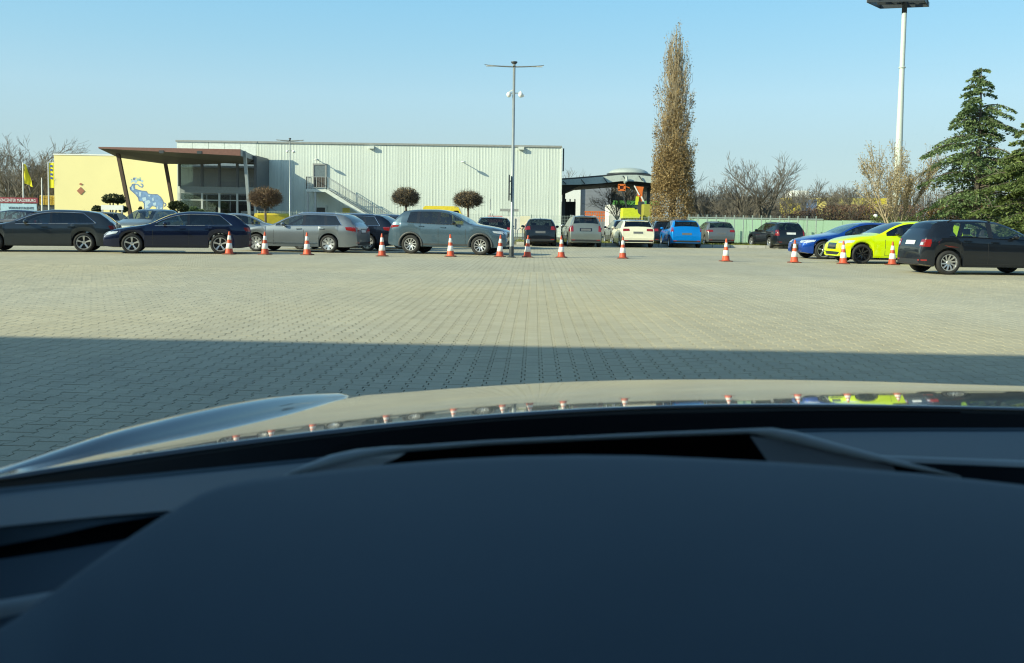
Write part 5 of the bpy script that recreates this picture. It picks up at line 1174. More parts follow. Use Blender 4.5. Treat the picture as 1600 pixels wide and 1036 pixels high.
M['tanleaf'] = leafmat('tan_leaf', (.30, .22, .10), (.50, .42, .26), .3)
rs_ = np.random.RandomState(4); vv = np.array([v.co[:] for v in CROWN[11].data.vertices]); vv = vv[vv[:, 2] > 1.2]
leaves('seed_heads', vv[rs_.randint(0, len(vv), 7000)]+rs_.normal(0, .08, (7000, 3)), .065, M['tanleaf'], ts, rs_)
# poplar with brown leaves
pt_ = thing('columnar_poplar', 'very tall narrow columnar tree covered in brown dry leaves', 'tree', (wx(1050, 64), 64, 0)); Hp = wz(1050, 35, 64); k25 = F/64
prof_y = [35, 60, 90, 130, 200, 260, 330, 385]; prof_w = [3, 12, 21, 28, 31, 33, 35, 33]
def pr_rad(z): 
    py = 351.7-(z-CAMH)*k25; return float(np.interp(py, prof_y, prof_w))/k25
rs_ = np.random.RandomState(21)
MB().tube([(0, 0, 0), (0, 0, 4), (.05, 0, 9), (0, 0, Hp-.5)], [.28, .2, .1, .02], 8).build('trunk', M['bark'], pt_, smooth=True)
mb = MB(); tips = []
for i in range(750):
    z0_ = rs_.uniform(.3, 1)**1.2*Hp*.80; z0_ = max(.5, z0_); a = rs_.uniform(0, 2*PI); Lb = rs_.uniform(1.2, 3.2); pts = []; 
    fr_ = rs_.uniform(.3, 1.05)
    for j in range(6):
        q = j/5; z = z0_+Lb*q; 
        if z > Hp: z = Hp
        rr_ = pr_rad(z)*fr_*min(1, .15+q*1.5)*(.9 if q < 1 else 1.0); aa = a+.25*q*rs_.normal(0, .6); pts.append((rr_*math.cos(aa), rr_*math.sin(aa), z)); 
        if q > .2: tips.append(pts[-1])
    mb.tube(pts, [.022, .018, .014, .011, .009, .006], 3, cap=False)
mb.build('limbs', M['tantwig'], pt_, fix=False)
tips = np.array(tips); ww_ = np.clip((Hp*.92-tips[:, 2])/(Hp*.75), .20, 1)**1.6; ww_ /= ww_.sum()
cl = tips[rs_.choice(len(tips), 1500, p=ww_)]+rs_.normal(0, .10, (1500, 3)); 
n = 24000; pos = cl[rs_.randint(0, 1500, n)]+rs_.normal(0, 1, (n, 3))*np.array([.10, .10, .22])
z = rs_.uniform(.2, 7.0, 22000)*rs_.uniform(.6, 1, 22000); a = rs_.uniform(0, 2*PI, 22000); rr_ = np.array([pr_rad(q) for q in z])*rs_.uniform(.5, 1.02, 22000)
pos = np.concatenate([pos, np.stack([rr_*np.cos(a), rr_*np.sin(a), z], 1)])
M['brownleaf'] = leafmat('brown_leaf', (.13, .08, .03), (.50, .36, .17), .2)
leaves('dry_leaves', pos, .072, M['brownleaf'], pt_, rs_, droop=.6, aspect=1.5)
# round clipped trees
def ball_tree(label, px, D, x0_, x1_, y0_, y1_, seed, dark):
    rs_ = np.random.RandomState(seed); t = thing('round_tree', label, 'tree', (wx(px, D), D, 0), 0, 'round clipped trees before the hall'); a_ = (x1_-x0_)/2/F*D; zc = wz(px, (y0_+y1_)/2, D); b_ = (y1_-y0_)/2/F*D; zb_ = zc-b_
    MB().tube([(0, 0, 0), (.02, 0, zb_*.6), (0, 0, zb_+.3)], [.09, .07, .07], 8).build('trunk', M['bark'], t, smooth=True)
    mb = MB()
    for i in range(420):
        d = Vector(rs_.normal(0, 1, 3)).normalized(); d.z = abs(d.z)*.9-.32 if rs_.rand() < .9 else d.z; e = Vector((d.x*a_, d.y*a_, zc+d.z*b_*1.15))*1; e = Vector((d.x*a_, d.y*a_, d.z*b_)).normalized(); 
        q = 1/math.sqrt((e.x/a_)**2+(e.y/a_)**2+(e.z/b_)**2)*rs_.uniform(.85, 1.0); tip = Vector((e.x*q, e.y*q, zc+e.z*q)); base = Vector((0, 0, zb_+.15+.2*rs_.rand()))
        m1 = base.lerp(tip, .4)+Vector(rs_.normal(0, .06, 3)); m2 = base.lerp(tip, .75)+Vector(rs_.normal(0, .05, 3)); mb.tube([base, m1, m2, tip], [.022, .014, .009, .006], 3, cap=False)
        for _ in range(7): m3 = m2+Vector(rs_.normal(0, .12, 3)); mb.tube([base.lerp(tip, rs_.uniform(.5, .9)), m3, m3+(tip-base).normalized()*.15], [.009, .007, .004], 3, cap=False)
    mb.build('crown', M['greytwig'] if not dark else M['ballbrown'], t, fix=False)
    n = 2600; d = rs_.normal(0, 1, (n, 3)); d /= np.linalg.norm(d, axis=1)[:, None]; d *= rs_.uniform(.55, 1, (n, 1)); d[:, 0:2] *= a_; d[:, 2] = zc+d[:, 2]*b_
    leaves('twig_buds', d, .055, M['budbrown'], t, rs_)
M['ballbrown'] = mat('ball_twigs', (.20, .13, .085), .9); M['budbrown'] = leafmat('bud_brown', (.10, .07, .035), (.32, .22, .12), .2)
ball_tree('round clipped bare tree nearest the glazed entrance, broadest of the three', 414.5, 57, 388, 442, 291, 326, 31, True)
ball_tree('round clipped bare tree between the outside stair and the SUV tail', 634, 57, 612, 655, 292, 324, 32, False)
ball_tree('round clipped bare tree over the SUV bonnet, left of the lamp post', 731, 57, 707.5, 754, 298, 326, 33, False)
# cloud-pruned pines and shrubs
M['pine'] = leafmat('pine_dark', (.018, .032, .010), (.075, .09, .03), .15); M['conifer'] = leafmat('conifer_needles', (.06, .11, .045), (.22, .29, .12), .25); M['conifer2'] = leafmat('conifer_light', (.06, .10, .03), (.20, .25, .08), .25)
def blob_shrub(label, D, blobs, seed, m='pine', name='cloud_pruned_pine', cat='tree', dens=2600, size=.07):
    rs_ = np.random.RandomState(seed); px = sum(b[0] for b in blobs)/len(blobs); t = thing(name, label, cat, (wx(px, D), D, 0)); pos = []
    tr = MB(); lowest = max(b[1] for b in blobs)
    for (bx, by, rx, ry) in blobs:
        c = (wx(bx, D)-t.location.x, 0, wz(bx, by, D)); a_, b_ = rx/F*D, ry/F*D; n = int(dens*max(.3, a_*b_)); d = rs_.normal(0, 1, (n, 3)); d /= np.linalg.norm(d, axis=1)[:, None]
        bump_ = 1+.16*np.sin(d[:, 0]*7+seed)*np.cos(d[:, 2]*6+d[:, 1]*5); d *= (rs_.uniform(.6, 1, (n, 1))**.5)*bump_[:, None]; pos.append(d*np.array([a_, a_*.8, b_])+np.array(c))
        tr.tube([(0, 0, -.02), (c[0]*.4, 0, c[2]*.5), (c[0], 0, c[2])], [.09, .06, .04], 6)
    tr.build('trunk', M['bark'], t, smooth=True); leaves('foliage', np.concatenate(pos), size, M[m], t, rs_); return t
blob_shrub('dark cloud-pruned pine with a flat cap behind the white topped board', 66, [(178, 309, 17, 6), (172, 313, 12, 4), (186, 314, 10, 4), (152, 328, 8, 7), (193, 327, 7, 5), (160, 338, 14, 6), (175, 341, 10, 5)], 41, size=.09)
blob_shrub('clipped dark pine left of the glazed entrance', 64, [(270, 321, 7, 6), (278, 320, 9, 6), (286, 325, 9, 6), (268, 331, 8, 3)], 42, size=.08)
blob_shrub('grey-green shrub in front of the glazed entrance', 65, [(302, 329, 9, 6), (312, 332, 8, 5), (296, 332, 6, 4)], 43, m='conifer', name='shrub', cat='shrub', size=.08)
blob_shrub('small upright shrub below the elephant mural', 68, [(219.5, 328, 3, 5), (224, 331, 3, 4)], 44, name='shrub', cat='shrub', size=.07)
# cedars
def cedar(label, px, D, pyt, rprof, seed, nb, m, droop=.25, clump=.10, lay=1.0, dens=150):
    rs_ = np.random.RandomState(seed); h = wz(px, pyt, D); t = thing('cedar_tree', label, 'tree', (wx(px, D), D, 0), 0, 'cedars at the right')
    MB().tube([(0, 0, 0), (.05, 0, h*.5), (0, 0, h*.97)], [.22, .13, .012], 8).build('trunk', M['bark'], t, smooth=True); pos = []; br = MB()
    hs = np.sort(rs_.uniform(.10, .99, nb)**.92)*h; hs = np.round(hs/.4)*.4*lay+rs_.normal(0, .10, nb)
    for i, z in enumerate(hs):
        z = min(z, h*.985); q = z/h; R_ = float(np.interp(q, [p[0] for p in rprof], [p[1] for p in rprof]))*rs_.uniform(.5, 1.2); a = rs_.uniform(0, 2*PI); el = .20+.25*q
        pts = []; 
        for j in range(7): s = j/6; pts.append(Vector((math.cos(a)*R_*s, math.sin(a)*R_*s, z+R_*(el*s-(el+droop)*s*s*.85))))
        br.tube(pts, [.035*(1-.8*j/6)*(R_/2.5+.3) for j in range(7)], 4, cap=False)
        n = int(dens*R_*rs_.uniform(.7, 1.2)); s = rs_.uniform(.12, 1, n)**.8; wd = R_*.20*np.sin(np.clip(s, 0, 1)*PI*.86+.25)*rs_.normal(0, .75, n)
        zc_ = z+R_*(el*s-(el+droop)*s*s*.85); p_ = np.stack([math.cos(a)*R_*s-math.sin(a)*wd, math.sin(a)*R_*s+math.cos(a)*wd, zc_-np.abs(wd)*.35+rs_.normal(0, .03, n)-rs_.uniform(0, .10, n)**1.0], 1); pos.append(p_)
    br.build('limbs', M['bark'], t, fix=False); leaves('needles', np.concatenate(pos), clump, M[m], t, rs_, flat=.45, droop=.25, aspect=2.2); return t
cedar('tall cedar with layered drooping branches right of the floodlight mast', 1523, 54, 99, [(0, 2.4), (.15, 3.2), (.3, 3.1), (.45, 3.1), (.56, 2.8), (.66, 2.1), (.78, 1.7), (.86, 1.1), (.93, .8), (1, .3)], 51, 140, 'conifer', .30, lay=1, dens=85, clump=.10)
cedar('lighter green conifer cut off by the right edge of the photo', 1612, 50, 176, [(0, 2.9), (.3, 2.9), (.6, 2.4), (.8, 1.3), (.93, .7), (1, .2)], 52, 150, 'conifer2', .16, dens=90, clump=.11)
# hedges and undergrowth
def thicket(name, label, px0, px1, D, tops, m, n, size, seed, depth=1.5, twigs=600, cat='hedge', stuff=True, zlo=0):
    rs_ = np.random.RandomState(seed); px = rs_.uniform(px0, px1, n); y = D+rs_.uniform(0, depth, n); xs = np.array([q[0] for q in tops]); ys = np.array([q[1] for q in tops])
    tp = np.interp(px, xs, ys)+2.0*np.sin(px*.35+seed)+1.3*np.sin(px*.9); zt_ = CAMH+(352-tp+.015*(px-800))/F*D*1.0-.0; x = (px-CX)/F*D; 
    z = zlo+(zt_-zlo)*rs_.uniform(0, 1, n)**.75; pos = np.stack([x, y, z], 1); xm = (px0+px1)/2; t = thing(name, label, cat, (wx(xm, D), D, 0)); pos -= np.array([t.location.x, D, 0])
    leaves('foliage', pos, size, M[m], t, rs_); tw = MB()
    for i in range(twigs):
        p = rs_.uniform(px0, px1); zt = CAMH+(352-np.interp(p, xs, ys)+.015*(p-800))/F*D; xx = (p-CX)/F*D-t.location.x; yy = rs_.uniform(0, depth); z0_ = rs_.uniform(zlo, zt*.7); L_ = rs_.uniform(.5, 1.0)*(zt+.15-z0_); dx = rs_.normal(0, .25)
        tw.tube([(xx, yy, z0_), (xx+dx*.5, yy, z0_+L_*.5), (xx+dx, yy, z0_+L_)], [.013*D/60, .010*D/60, .006*D/60], 3, cap=False)
    tw.build('twigs', M['greytwig'] if m != 'tanleaf' else M['tantwig'], t, fix=False); return t
M['brushleaf'] = leafmat('brush', (.085, .065, .04), (.24, .18, .11), .2); M['redbrush'] = leafmat('red_brown_brush', (.12, .065, .045), (.27, .17, .11), .2); M['hedgeleaf'] = leafmat('hedge_brown', (.10, .055, .025), (.38, .25, .09), .2)
M['farbrush'] = leafmat('far_brush', (.16, .14, .12), (.30, .27, .22), .2); M['ivy'] = leafmat('ivy', (.03, .06, .015), (.16, .20, .05), .2)
thicket('undergrowth', 'brown bramble bank above the pale green wall', 1228, 1450, 64, [(1228, 341), (1262, 334), (1300, 325), (1400, 324), (1450, 325)], 'redbrush', 15000, .085, 61, 3, 1300)
thicket('brown_hedge', 'brown-leaved hedge under the tall cedar', 1450, 1565, 60.9, [(1450, 330), (1480, 321), (1540, 321), (1565, 330)], 'hedgeleaf', 6500, .10, 62, 1.2, 200)
thicket('undergrowth', 'grey-brown thicket behind the wire fence and bare trees right of the poplar', 1084, 1240, 70, [(1084, 302), (1110, 308), (1140, 304), (1180, 312), (1215, 316), (1240, 326)], 'brushleaf', 5500, .07, 63, 5, 1300)
thicket('undergrowth', 'tangled bare brush behind the signs at the far left', -30, 90, 104, [(-30, 262), (20, 266), (60, 272), (90, 276)], 'farbrush', 3500, .10, 64, 8, 1500)
thicket('undergrowth', 'bare woodland brush under the shelter roof', 955, 1020, 118, [(955, 290), (1020, 285)], 'farbrush', 4500, .13, 65, 6, 900)
thicket('far_wood', 'faint distant leafless wood along the horizon at the right', 1080, 1700, 330, [(1080, 318), (1200, 312), (1260, 302), (1330, 306), (1440, 300), (1560, 296), (1700, 300)], 'farbrush', 12000, .5, 66, 20, 2400, cat='wood')
thicket('far_wood', 'faint distant leafless wood along the horizon at the left', -150, 300, 300, [(-150, 268), (90, 275), (300, 320)], 'farbrush', 6000, .5, 67, 20, 1200, cat='wood')
thicket('green_shrub', 'low green shrub above the wall under the lighter conifer', 1545, 1640, 58, [(1545, 338), (1580, 318), (1640, 300)], 'conifer2', 4500, .09, 68, 1.5, 60, cat='shrub')
thicket('ivy_strip', 'thin green ivy trailing over the pale green wall top', 1360, 1450, 60.2, [(1360, 341.5), (1450, 341)], 'ivy', 1500, .06, 69, .4, 5, zlo=1.35, cat='ivy')
thicket('ground_shrub', 'pale dry shrub at the foot of the poplar', 1016, 1084, 57, [(1016, 345), (1050, 342), (1084, 345)], 'hedgeleaf', 1500, .06, 70, 1.2, 60, cat='shrub')
# showroom behind the camera: it throws the long shadow over the yard
M['showroom'] = mat('showroom_wall', (.33, .33, .32), .6, var=.08, scale=.5)
Hs = 10.0; off = Hs/math.tan(R(SUN_EL)); 
def eave(x_, y_): return (x_-off*math.sin(R(SUN_AZ)), y_-off*math.cos(R(SUN_AZ)))
e0 = eave(-40, 9.3+35*.0267); e1 = eave(60, 9.03-55*.0267)
sr = thing('showroom', 'tall grey building behind the camera, out of the photo, that throws the long shadow', 'building', ((e0[0]+e1[0])/2, (e0[1]+e1[1])/2, 0), math.atan2(e1[1]-e0[1], e1[0]-e0[0])); Lh = math.hypot(e1[0]-e0[0], e1[1]-e0[1])/2
MB().box((-Lh, -14, 0), (Lh, -3.4, Hs-.3)).build('wall', M['showroom'], sr); MB().box((-Lh-.2, -14, Hs-.3), (Lh+.2, 0, Hs)).build('roof', M['halltrim'], sr)
for i in range(24): x = -Lh+2+i*(2*Lh-4)/24; MB().box((x, -3.42, .3), (x+(2*Lh-4)/24-.25, -3.35, 5.2)).build('window', M['gloss'], sr)
# ---------------------------------------------------------------- the car we sit in
oc = thing('own_car', 'dark car we look out of: bonnet, windscreen edge and dashboard', 'car', (0, 0, 0))
PS = R(3.0); C0 = -.36
def lw(c, v, z=0): u = c-C0; return Vector((u*math.cos(PS)+v*math.sin(PS), -u*math.sin(PS)+v*math.cos(PS), z))
def sightz(c, v, curve):
    """height at which the traced edge (photo pixels) is met at this place on the car"""
    p = lw(c, v); z = 1.0
    for _ in range(8):
        q = Vector((p.x, p.y, z))-CAM; d = q.dot(_f); px = CX+F*q.dot(CR)/d; py = np.interp(px, curve[0], curve[1]); r = _f+CR*((px-CX)/F)-CU*((py-CY)/F); z = CAMH+r.z*(p.y/r.y)
    return z
EDGE = ([-400, 400, 560, 640, 700, 800, 900, 1000, 1150, 1300, 1450, 1600, 2000], [640, 627, 617, 612.5, 606.5, 600, 596, 593.5, 592.5, 594.5, 598, 603.5, 622])
COWL = ([-400, 0, 160, 300, 400, 600, 800, 1000, 1150, 1300, 1600, 2000], [800, 745, 724, 703, 688, 663, 646, 637, 634, 633.5, 637, 650])
HW = lambda v: 1.01-.15*(v-.9)/1.2
CREST = ([-600, 0, 60, 130, 200, 300, 360, 430, 490, 545, 600, 760], [930, 736, 714, 690, 669, 645, 632, 620, 615, 613.5, 617, 660])
vf = lambda s: 2.50-.32*abs(s)**2.2
vc = lambda s: 1.62-.68*abs(s)**2
cs = lambda s, v: s*HW(v)
RV = [.62, .8, .95, 1.1, 1.25, 1.4, 1.55, 1.7, 1.85, 2.0, 2.1, 2.18, 2.26]
_rz = [sightz(-(HW(v)+.03), v, CREST) for v in RV]; print('ridge', [round(q, 3) for q in _rz])
_rz[-1] = min(_rz[-1], _rz[-2]-.03)
RC = lambda v: -(HW(v)+.03); RZ = pchip(list(zip(RV, _rz)))
M['bonnet'] = mat('own_car_paint', (.012, .014, .017), .25, .3, var=.04, coat=1.0); M['bonnet'].node_tree.nodes['Principled BSDF'].inputs['Coat IOR'].default_value = 1.9
rows = []; CS = np.linspace(-1, 1, 50); TS = np.linspace(0, 1, 30)
zf = [sightz(cs(s, vf(s)), vf(s), EDGE) for s in CS]; zc_ = [sightz(cs(s, vc(s)), vc(s), COWL) for s in CS]
pf_ = np.polyfit(CS, zf, 5); pc_ = np.polyfit(CS, zc_, 5)
S0 = .87
def bz(s, t): a, b = np.polyval(pc_, s), np.polyval(pf_, s); q = S0-.06*abs(s)**3; return a+(b-a)*(q*t+(1-q)*t*t)
for t in TS: rows.append([(lambda v: lw(cs(s, v), v, bz(s, t)))(vc(s)+(vf(s)-vc(s))*t) for s in CS])
for dv, dz in ((.02, .0045), (.045, .013), (.07, .028), (.09, .05), (.105, .085), (.115, .14)): rows.append([lw(cs(s, vf(s)), vf(s)+dv, bz(s, 1)-dz) for s in CS])
print('ZC', [round(float(q), 3) for q in zc_[::7]], 'ZF', [round(float(q), 3) for q in zf[::7]])
bo = MB().grid(rows).build('bonnet', M['bonnet'], oc, smooth=True)
so_ = bo.modifiers.new('thickness', 'SOLIDIFY'); so_.thickness = .012; so_.offset = -1
# left wing with its rounded crest, mirrored on the right
def ridge(sgn):
    rv, rz_ = RC, RZ; rows = []
    for v in np.linspace(.62, 2.26, 44):
        c, z = rv(v), rz_(v); dz = (bz(1, .5)-bz(-1, .5)) if sgn > 0 else 0
        inn = [(.036, -.050), (.030, -.030), (.024, -.016), (.016, -.007), (.007, -.001), (-.01, -.001), (-.04, -.016), (-.06, -.038), (-.075, -.08), (-.085, -.16), (-.08, -.30), (-.07, -.50)]
        rows.append([lw(-sgn*(c+a), v, max(.2, z+b+dz)) for a, b in inn])
    return MB().grid(rows).build('front_wing', M['bonnet'], oc, smooth=True)
ridge(-1); ridge(1)
# nose, lamps, lower body (outside the picture, but a step to the side shows them)
lo_ = MB(); rows = []
for dz, dv in ((-.14, .115), (-.3, .16), (-.45, .17), (-.58, .12)): rows.append([lw(cs(s, vf(s)), vf(s)+dv, max(.18, bz(s, 1)+dz)) for s in CS])
lo_.grid(rows).build('front_bumper', M['bonnet'], oc, smooth=True)
for s in (-1, 1):
    q = MB(); rows = []
    for v in np.linspace(-2.2, .75, 12): c = s*(1.0-.06*max(0, -v-1)); rows.append([lw(c, v, z) for z in (.22, .5, .8, .93)])
    q.grid(rows).build('side_panel', M['bonnet'], oc, smooth=True)
    for v in (1.62, -1.22):
        w_ = MB().lathe([(.22, .1), (.33, .11), (.345, .06), (.345, -.06), (.33, -.1), (.2, -.1), (0, -.05)], (0, 0, 0), k=28, axis='y').build('wheel', M['tyre'], oc, smooth=True)
        p = lw(s*.90, v, .345); w_.location = p; w_.rotation_euler = (0, 0, PI/2-PS)
    MB().bar(lw(s*.72, .0, 1.43), lw(s*1.0, .66, .97), .06, .08).build('windscreen_pillar', M['black'], oc)
    MB().bar(lw(s*.72, -.55, 1.43), lw(s*.80, -.55, .93), .05, .10).build('door_pillar', M['black'], oc)
    MB().quad(lw(s*.72, .12, 1.40), lw(s*.72, -1.9, 1.36), lw(s*.84, -2.1, .94), lw(s*.89, .84, .95)).build('side_window', M['sideglass'], oc)
rows = []
for v, z in ((.16, 1.435), (.0, 1.47), (-.5, 1.49), (-1.3, 1.46), (-1.9, 1.38)): rows.append([lw(c, v, z-.06*(c/.74)**4-.01*(c/.74)**2) for c in np.linspace(-.74, .74, 11)])
rf = MB().grid(rows).build('roof', M['bonnet'], oc, smooth=True); MB().grid([[p-Vector((0, 0, .03)) for p in r_] for r_ in rows]).build('roof_lining', M['headliner'] if 'headliner' in M else mat('headliner', (.25, .25, .26), .9), oc)
MB().grid([[lw(c, -1.9, 1.37-.05*(c/.74)**4) for c in np.linspace(-.74, .74, 7)], [lw(c, -2.35, .95) for c in np.linspace(-.8, .8, 7)]]).build('rear_window', M['darkglass'], oc)
MB().grid([[lw(c, -2.35, .95) for c in np.linspace(-.86, .86, 7)], [lw(c, -2.45, .6) for c in np.linspace(-.86, .86, 7)], [lw(c, -2.4, .25) for c in np.linspace(-.86, .86, 7)]]).build('tailgate', M['bonnet'], oc)
MB().quad(lw(-.9, -2.3, .22), lw(.9, -2.3, .22), lw(.9, 1.2, .22), lw(-.9, 1.2, .22)).build('floor', M['black'], oc)
# windscreen
M['wsglass'] = bpy.data.materials.new('windscreen_clear'); m = M['wsglass']; m.use_nodes = True; t_ = m.node_tree; t_.nodes.clear()
a_ = N(t_, 'ShaderNodeBsdfTransparent'); a_.inputs[0].default_value = (.90, .95, .92, 1); b_ = N(t_, 'ShaderNodeBsdfGlossy'); b_.inputs['Roughness'].default_value = .0; x_ = N(t_, 'ShaderNodeMixShader'); x_.inputs[0].default_value = .02; o_ = N(t_, 'ShaderNodeOutputMaterial')
t_.links.new(a_.outputs[0], x_.inputs[1]); t_.links.new(b_.outputs[0], x_.inputs[2]); t_.links.new(x_.outputs[0], o_.inputs[0])
rows = []
for s in np.linspace(0, 1, 9): rows.append([lw(c*(1-.14*s), (1.42-.62*(abs(c)/.86)**2)*(1-s)+.14*s, .93+(1.43-.93)*s+.02*math.sin(PI*s)-.05*s*(abs(c)/.85)**4) for c in np.linspace(-.86, .86, 15)])
MB().grid(rows).build('windscreen', M['wsglass'], oc, smooth=True)
# cowl, frit and dashboard: traced edges, each at its own distance
def tr(pts, D): return [at(p[0], p[1], d) for p, d in zip(pts, D if hasattr(D, '__len__') else [D]*len(pts))]
XS = [-350, -150, 0, 150, 300, 450, 600, 700, 800, 900, 1000, 1170, 1300, 1450, 1600, 1800, 2000]
def curve(pts, xs=XS, dy=0): f = pchip(pts); return [(x, f(x)+dy) for x in xs]
cowl = curve([(-350, 792), (0, 745), (160, 724), (400, 688), (600, 663), (800, 646), (1000, 637), (1150, 634), (1300, 633.5), (1600, 637), (2000, 650)])
dash = curve([(-350, 808), (0, 766), (300, 735), (600, 706), (800, 690), (900, 684), (1170, 672), (1400, 669), (1600, 669), (2000, 678)])
DD = [float(np.interp(x, [-350, 0, 400, 800, 1200, 1600, 2000], [.62, .74, 1.02, 1.20, 1.25, 1.18, 1.0])) for x in XS]
M['cowl'] = mat('cowl_plastic', (.004, .004, .005), .9, spec=.03)
M['dash'] = mat('dash_soft_black', (.050, .082, .112), .62, var=.05, bump=.12, bscale=900, spec=.35); M['dashdark'] = mat('dash_recess', (.006, .006, .007), .9, spec=.03); M['dash_highlight'] = mat('dash_edge', (.32, .37, .39), .45, spec=.4)  # edge colour is far paler than the dash: highlights painted in
DC_ = [min(d+.30, 1.62) for d in DD]
S_ = np.linspace(-1, 1, 30)
c0 = [lw(cs(s, vc(s)), vc(s)+.01, bz(s, 0)-.005) for s in S_]
k = MB(); k.grid([[p+Vector((0, .10, -.06)) for p in c0], c0, [lw(cs(s, vc(s))*.99, vc(s)-.07, bz(s, 0)+.002) for s in S_], [lw(cs(s, vc(s))*.97, vc(s)-.16, bz(s, 0)-.02) for s in S_], [lw(cs(s, vc(s))*.97, vc(s)-.2, bz(s, 0)-.10) for s in S_]]); k.build('cowl', M['cowl'], oc, smooth=True)
# wiper blade at rest
MB().tube([at(1500, 646.5, 1.45), at(1400, 645, 1.46), at(1300, 645, 1.47), at(1200, 646, 1.47)], .004, 6).build('wiper', M['dashdark'], oc)
def band(name, top, bot, Dt, Db, m, xs=XS, n=6, bulge=0):
    rows = []
    for i in range(n+1):
        t = i/n; r_ = []
        for j in range(len(xs)):
            a = at(top[j][0], top[j][1], Dt[j] if hasattr(Dt, '__len__') else Dt); b = at(bot[j][0], bot[j][1], Db[j] if hasattr(Db, '__len__') else Db); p = a.lerp(b, t); p.z += bulge*math.sin(PI*t); r_.append(p)
        rows.append(r_)
    return MB().grid(rows).build(name, m, oc, smooth=True)
# frit: black strip between the cowl and the dashboard edge
band('windscreen_frit', curve([(c[0], c[1]+10) for c in cowl], XS), curve([(d[0], d[1]+3) for d in dash], XS), [d+.05 for d in DD], [d-.01 for d in DD], M['cowl'])
# dash top: rolled front edge, then the upper pad
pad_b = curve([(-350, 850), (0, 823), (200, 803), (300, 795), (500, 783), (700, 775), (900, 770), (1170, 705), (1400, 715), (1600, 722), (2000, 740)])
edge2 = [(d[0], d[1]+5) for d in dash]
band('dash_edge', [(d[0], d[1]+3) for d in dash], edge2, [d-.004 for d in DD], [d-.012 for d in DD], M['dash'], n=4, bulge=.0035)
Dp = [d-.27*min(1, max(.35, (x+400)/1000)) if x < 1100 else d-.22 for x, d in zip(XS, DD)]
band('dashboard', edge2, pad_b, [d-.012 for d in DD], Dp, M['dash'], n=10)
XL = [-350, -200, -80, 0, 80, 160, 240, 300, 360, 420, 480, 560]
fl = lambda pts: curve(pts, XL)
b1 = fl([(-350, 852), (0, 823), (300, 795), (420, 787), (560, 780)]); b2 = fl([(-350, 884), (0, 853), (190, 814), (300, 800), (420, 795), (560, 790)]); b3 = fl([(-350, 902), (0, 874), (120, 856), (240, 836), (420, 815), (560, 800)]); b4 = fl([(-350, 962), (0, 938), (60, 930), (160, 900), (300, 860), (560, 830)]); b5 = fl([(-350, 990), (0, 966), (60, 952), (300, 900), (560, 860)]); b6 = fl([(-350, 1250), (0, 1180), (300, 1100), (560, 1050)])
ip = lambda off: [float(np.interp(x, XS, DD))-off*min(1, max(.35, (x+400)/1000)) for x in XL]
band('dash_step', b1, b2, ip(.265), ip(.272), M['dash'], XL); M['dash_shade'] = mat('dash_painted_shade', (.016, .024, .034), .8, spec=.1); band('vent_slot', b2, b3, ip(.22), ip(.21), M['dash_shade'], XL); band('lower_dash', b3, b4, ip(.29), ip(.36), M['dash'], XL)  # vent slot shade painted in with a darker dash colour
band('door_trim', b4, b5, ip(.365), ip(.40), M['dash_highlight'], XL, bulge=.004); band('door_panel', b5, b6, ip(.40), ip(.55), M['dash'], XL)
XR = [1120, 1200, 1300, 1400, 1480, 1540, 1600, 1700, 1850, 2000]; fr_ = lambda pts: curve(pts, XR); ir = lambda off: [float(np.interp(x, XS, DD))-off for x in XR]
r1 = fr_([(1120, 702), (1300, 711), (1450, 717), (1600, 722), (2000, 742)]); r2 = fr_([(1120, 708), (1300, 717), (1450, 724), (1600, 730), (2000, 750)]); r3 = fr_([(1120, 760), (1400, 780), (1600, 800), (2000, 850)])
band('dash_ridge', r1, r2, ir(.22), ir(.235), M['dash_highlight'], XR, bulge=.004); band('centre_dash', r2, r3, ir(.235), ir(.25), M['dash_shade'], XR)  # ridge carries the painted highlight, centre dash the painted shade
# instrument hood
RIM = [(-130, 1060, .40), (-50, 1012, .43), (25, 966, .46), (72, 932, .49), (147, 878, .53), (210, 835, .57), (269, 797, .615), (311, 772, .645), (350, 757.5, .67), (395, 748.5, .69), (442, 743, .705), (520, 734, .72), (600, 726, .73), (700, 718, .74), (800, 713, .74), (900, 711, .74), (1000, 712, .735), (1100, 716, .73), (1200, 721, .725), (1300, 728, .715), (1450, 741, .70), (1600, 758, .68), (1750, 780, .65), (1900, 812, .61)]
rows = []
rim = [at(*q) for q in RIM]; cen = Vector((.08, .0, 0))
def inner(p, t):   # rows run towards the driver, getting slightly lower
    y = p.y+(.30-p.y)*t; x = p.x+(.06-p.x)*t*.25; return Vector((x, y, p.z-.035*t-.05*t*t))
rows.append([p+Vector((0, .006, -.07)) for p in rim]); rows.append([p+Vector((0, .010, -.022)) for p in rim]); rows.append([p+Vector((0, .0085, -.006)) for p in rim])
rows.append([p+Vector((0, .004, -.0012)) for p in rim]); rows.append(rim)
for t in (.03, .07, .12, .2, .3, .42, .55, .7, .85, 1.0): rows.append([inner(p, t) for p in rim])
MB().grid(rows).build('instrument_hood', M['dash'], oc, smooth=True)
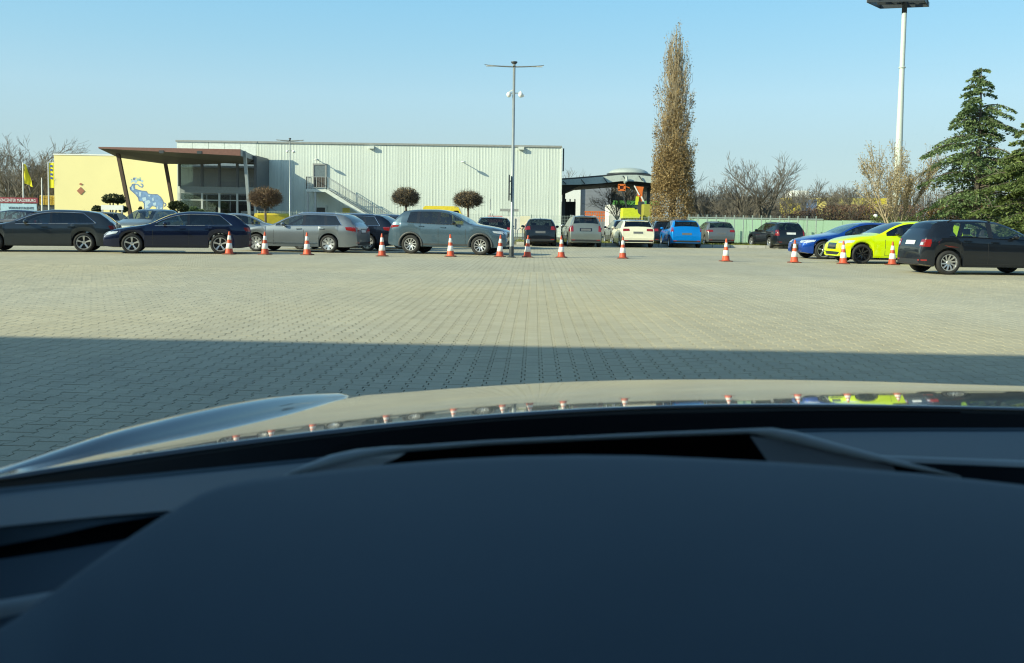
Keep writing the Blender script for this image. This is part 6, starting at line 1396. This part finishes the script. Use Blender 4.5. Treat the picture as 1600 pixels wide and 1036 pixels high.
# head-up display surround behind the hood
FR = [(440, 748, .76), (480, 733, .78), (520, 721, .80), (560, 712.5, .82), (610, 706, .84), (640, 703.5, .845), (760, 694, .85), (900, 687, .86), (1030, 681, .86), (1170, 676, .86), (1205, 678.5, .85), (1240, 686.5, .84), (1300, 702, .82), (1360, 716, .80), (1420, 729, .78), (1500, 747, .75)]
thk = [.002, .004, .0060, .0060, .005, .0040, .0034, .0032, .0032, .0036, .0058, .0072, .0062, .0046, .0032, .0016]
MB().tube([at(*q) for q in FR], thk, 10).build('display_surround', M['dash_highlight'], oc, smooth=True)
top_ = [at(q[0], q[1]+2, q[2]-.004) for q in FR]; k = MB(); k.grid([top_, [Vector((p.x, p.y-.01, p.z-.05)) for p in top_]]); k.build('display_well', M['dashdark'], oc)
M['brownish'] = mat('recess_side', (.055, .05, .045), .6)
k = MB(); k.grid([[at(1172, 681, .845), at(1230, 690, .835), at(1300, 706, .815), at(1395, 727, .785)], [at(1200, 722, .80), at(1250, 727, .795), at(1320, 732, .785), at(1400, 738, .775)]]); k.build('display_well_side', M['brownish'], oc)
k = MB(); k.grid([[at(455, 744, .765), at(520, 726, .79), at(570, 715, .81), at(635, 707, .835)], [at(480, 742, .76), at(540, 735, .775), at(590, 729, .785), at(620, 716, .80)]]); k.build('display_well_side', M['brownish'], oc)
# ---------------------------------------------------------------- tidy: put each empty at the base of its thing
bpy.context.view_layer.update()
for r in [o for o in COL.objects if o.type == 'EMPTY' and o.parent is None and o.location.length < 1e-6 and o.children]:
    if r.rotation_euler.z: continue
    lo3 = Vector((1e9,)*3); hi3 = -lo3
    for c in r.children_recursive:
        if c.type != 'MESH': continue
        for b in c.bound_box: p = c.matrix_world @ Vector(b); lo3 = Vector(map(min, lo3, p)); hi3 = Vector(map(max, hi3, p))
    b = Vector(((lo3.x+hi3.x)/2, (lo3.y+hi3.y)/2, min(0, lo3.z) if lo3.z < .5 else lo3.z)); r.location = b
    for c in r.children: c.location = c.location-b
for o in COL.objects:
    if o.type == 'MESH' and o.data.materials and len(o.data.materials) > 1 and o.data.materials[0] is None: pass
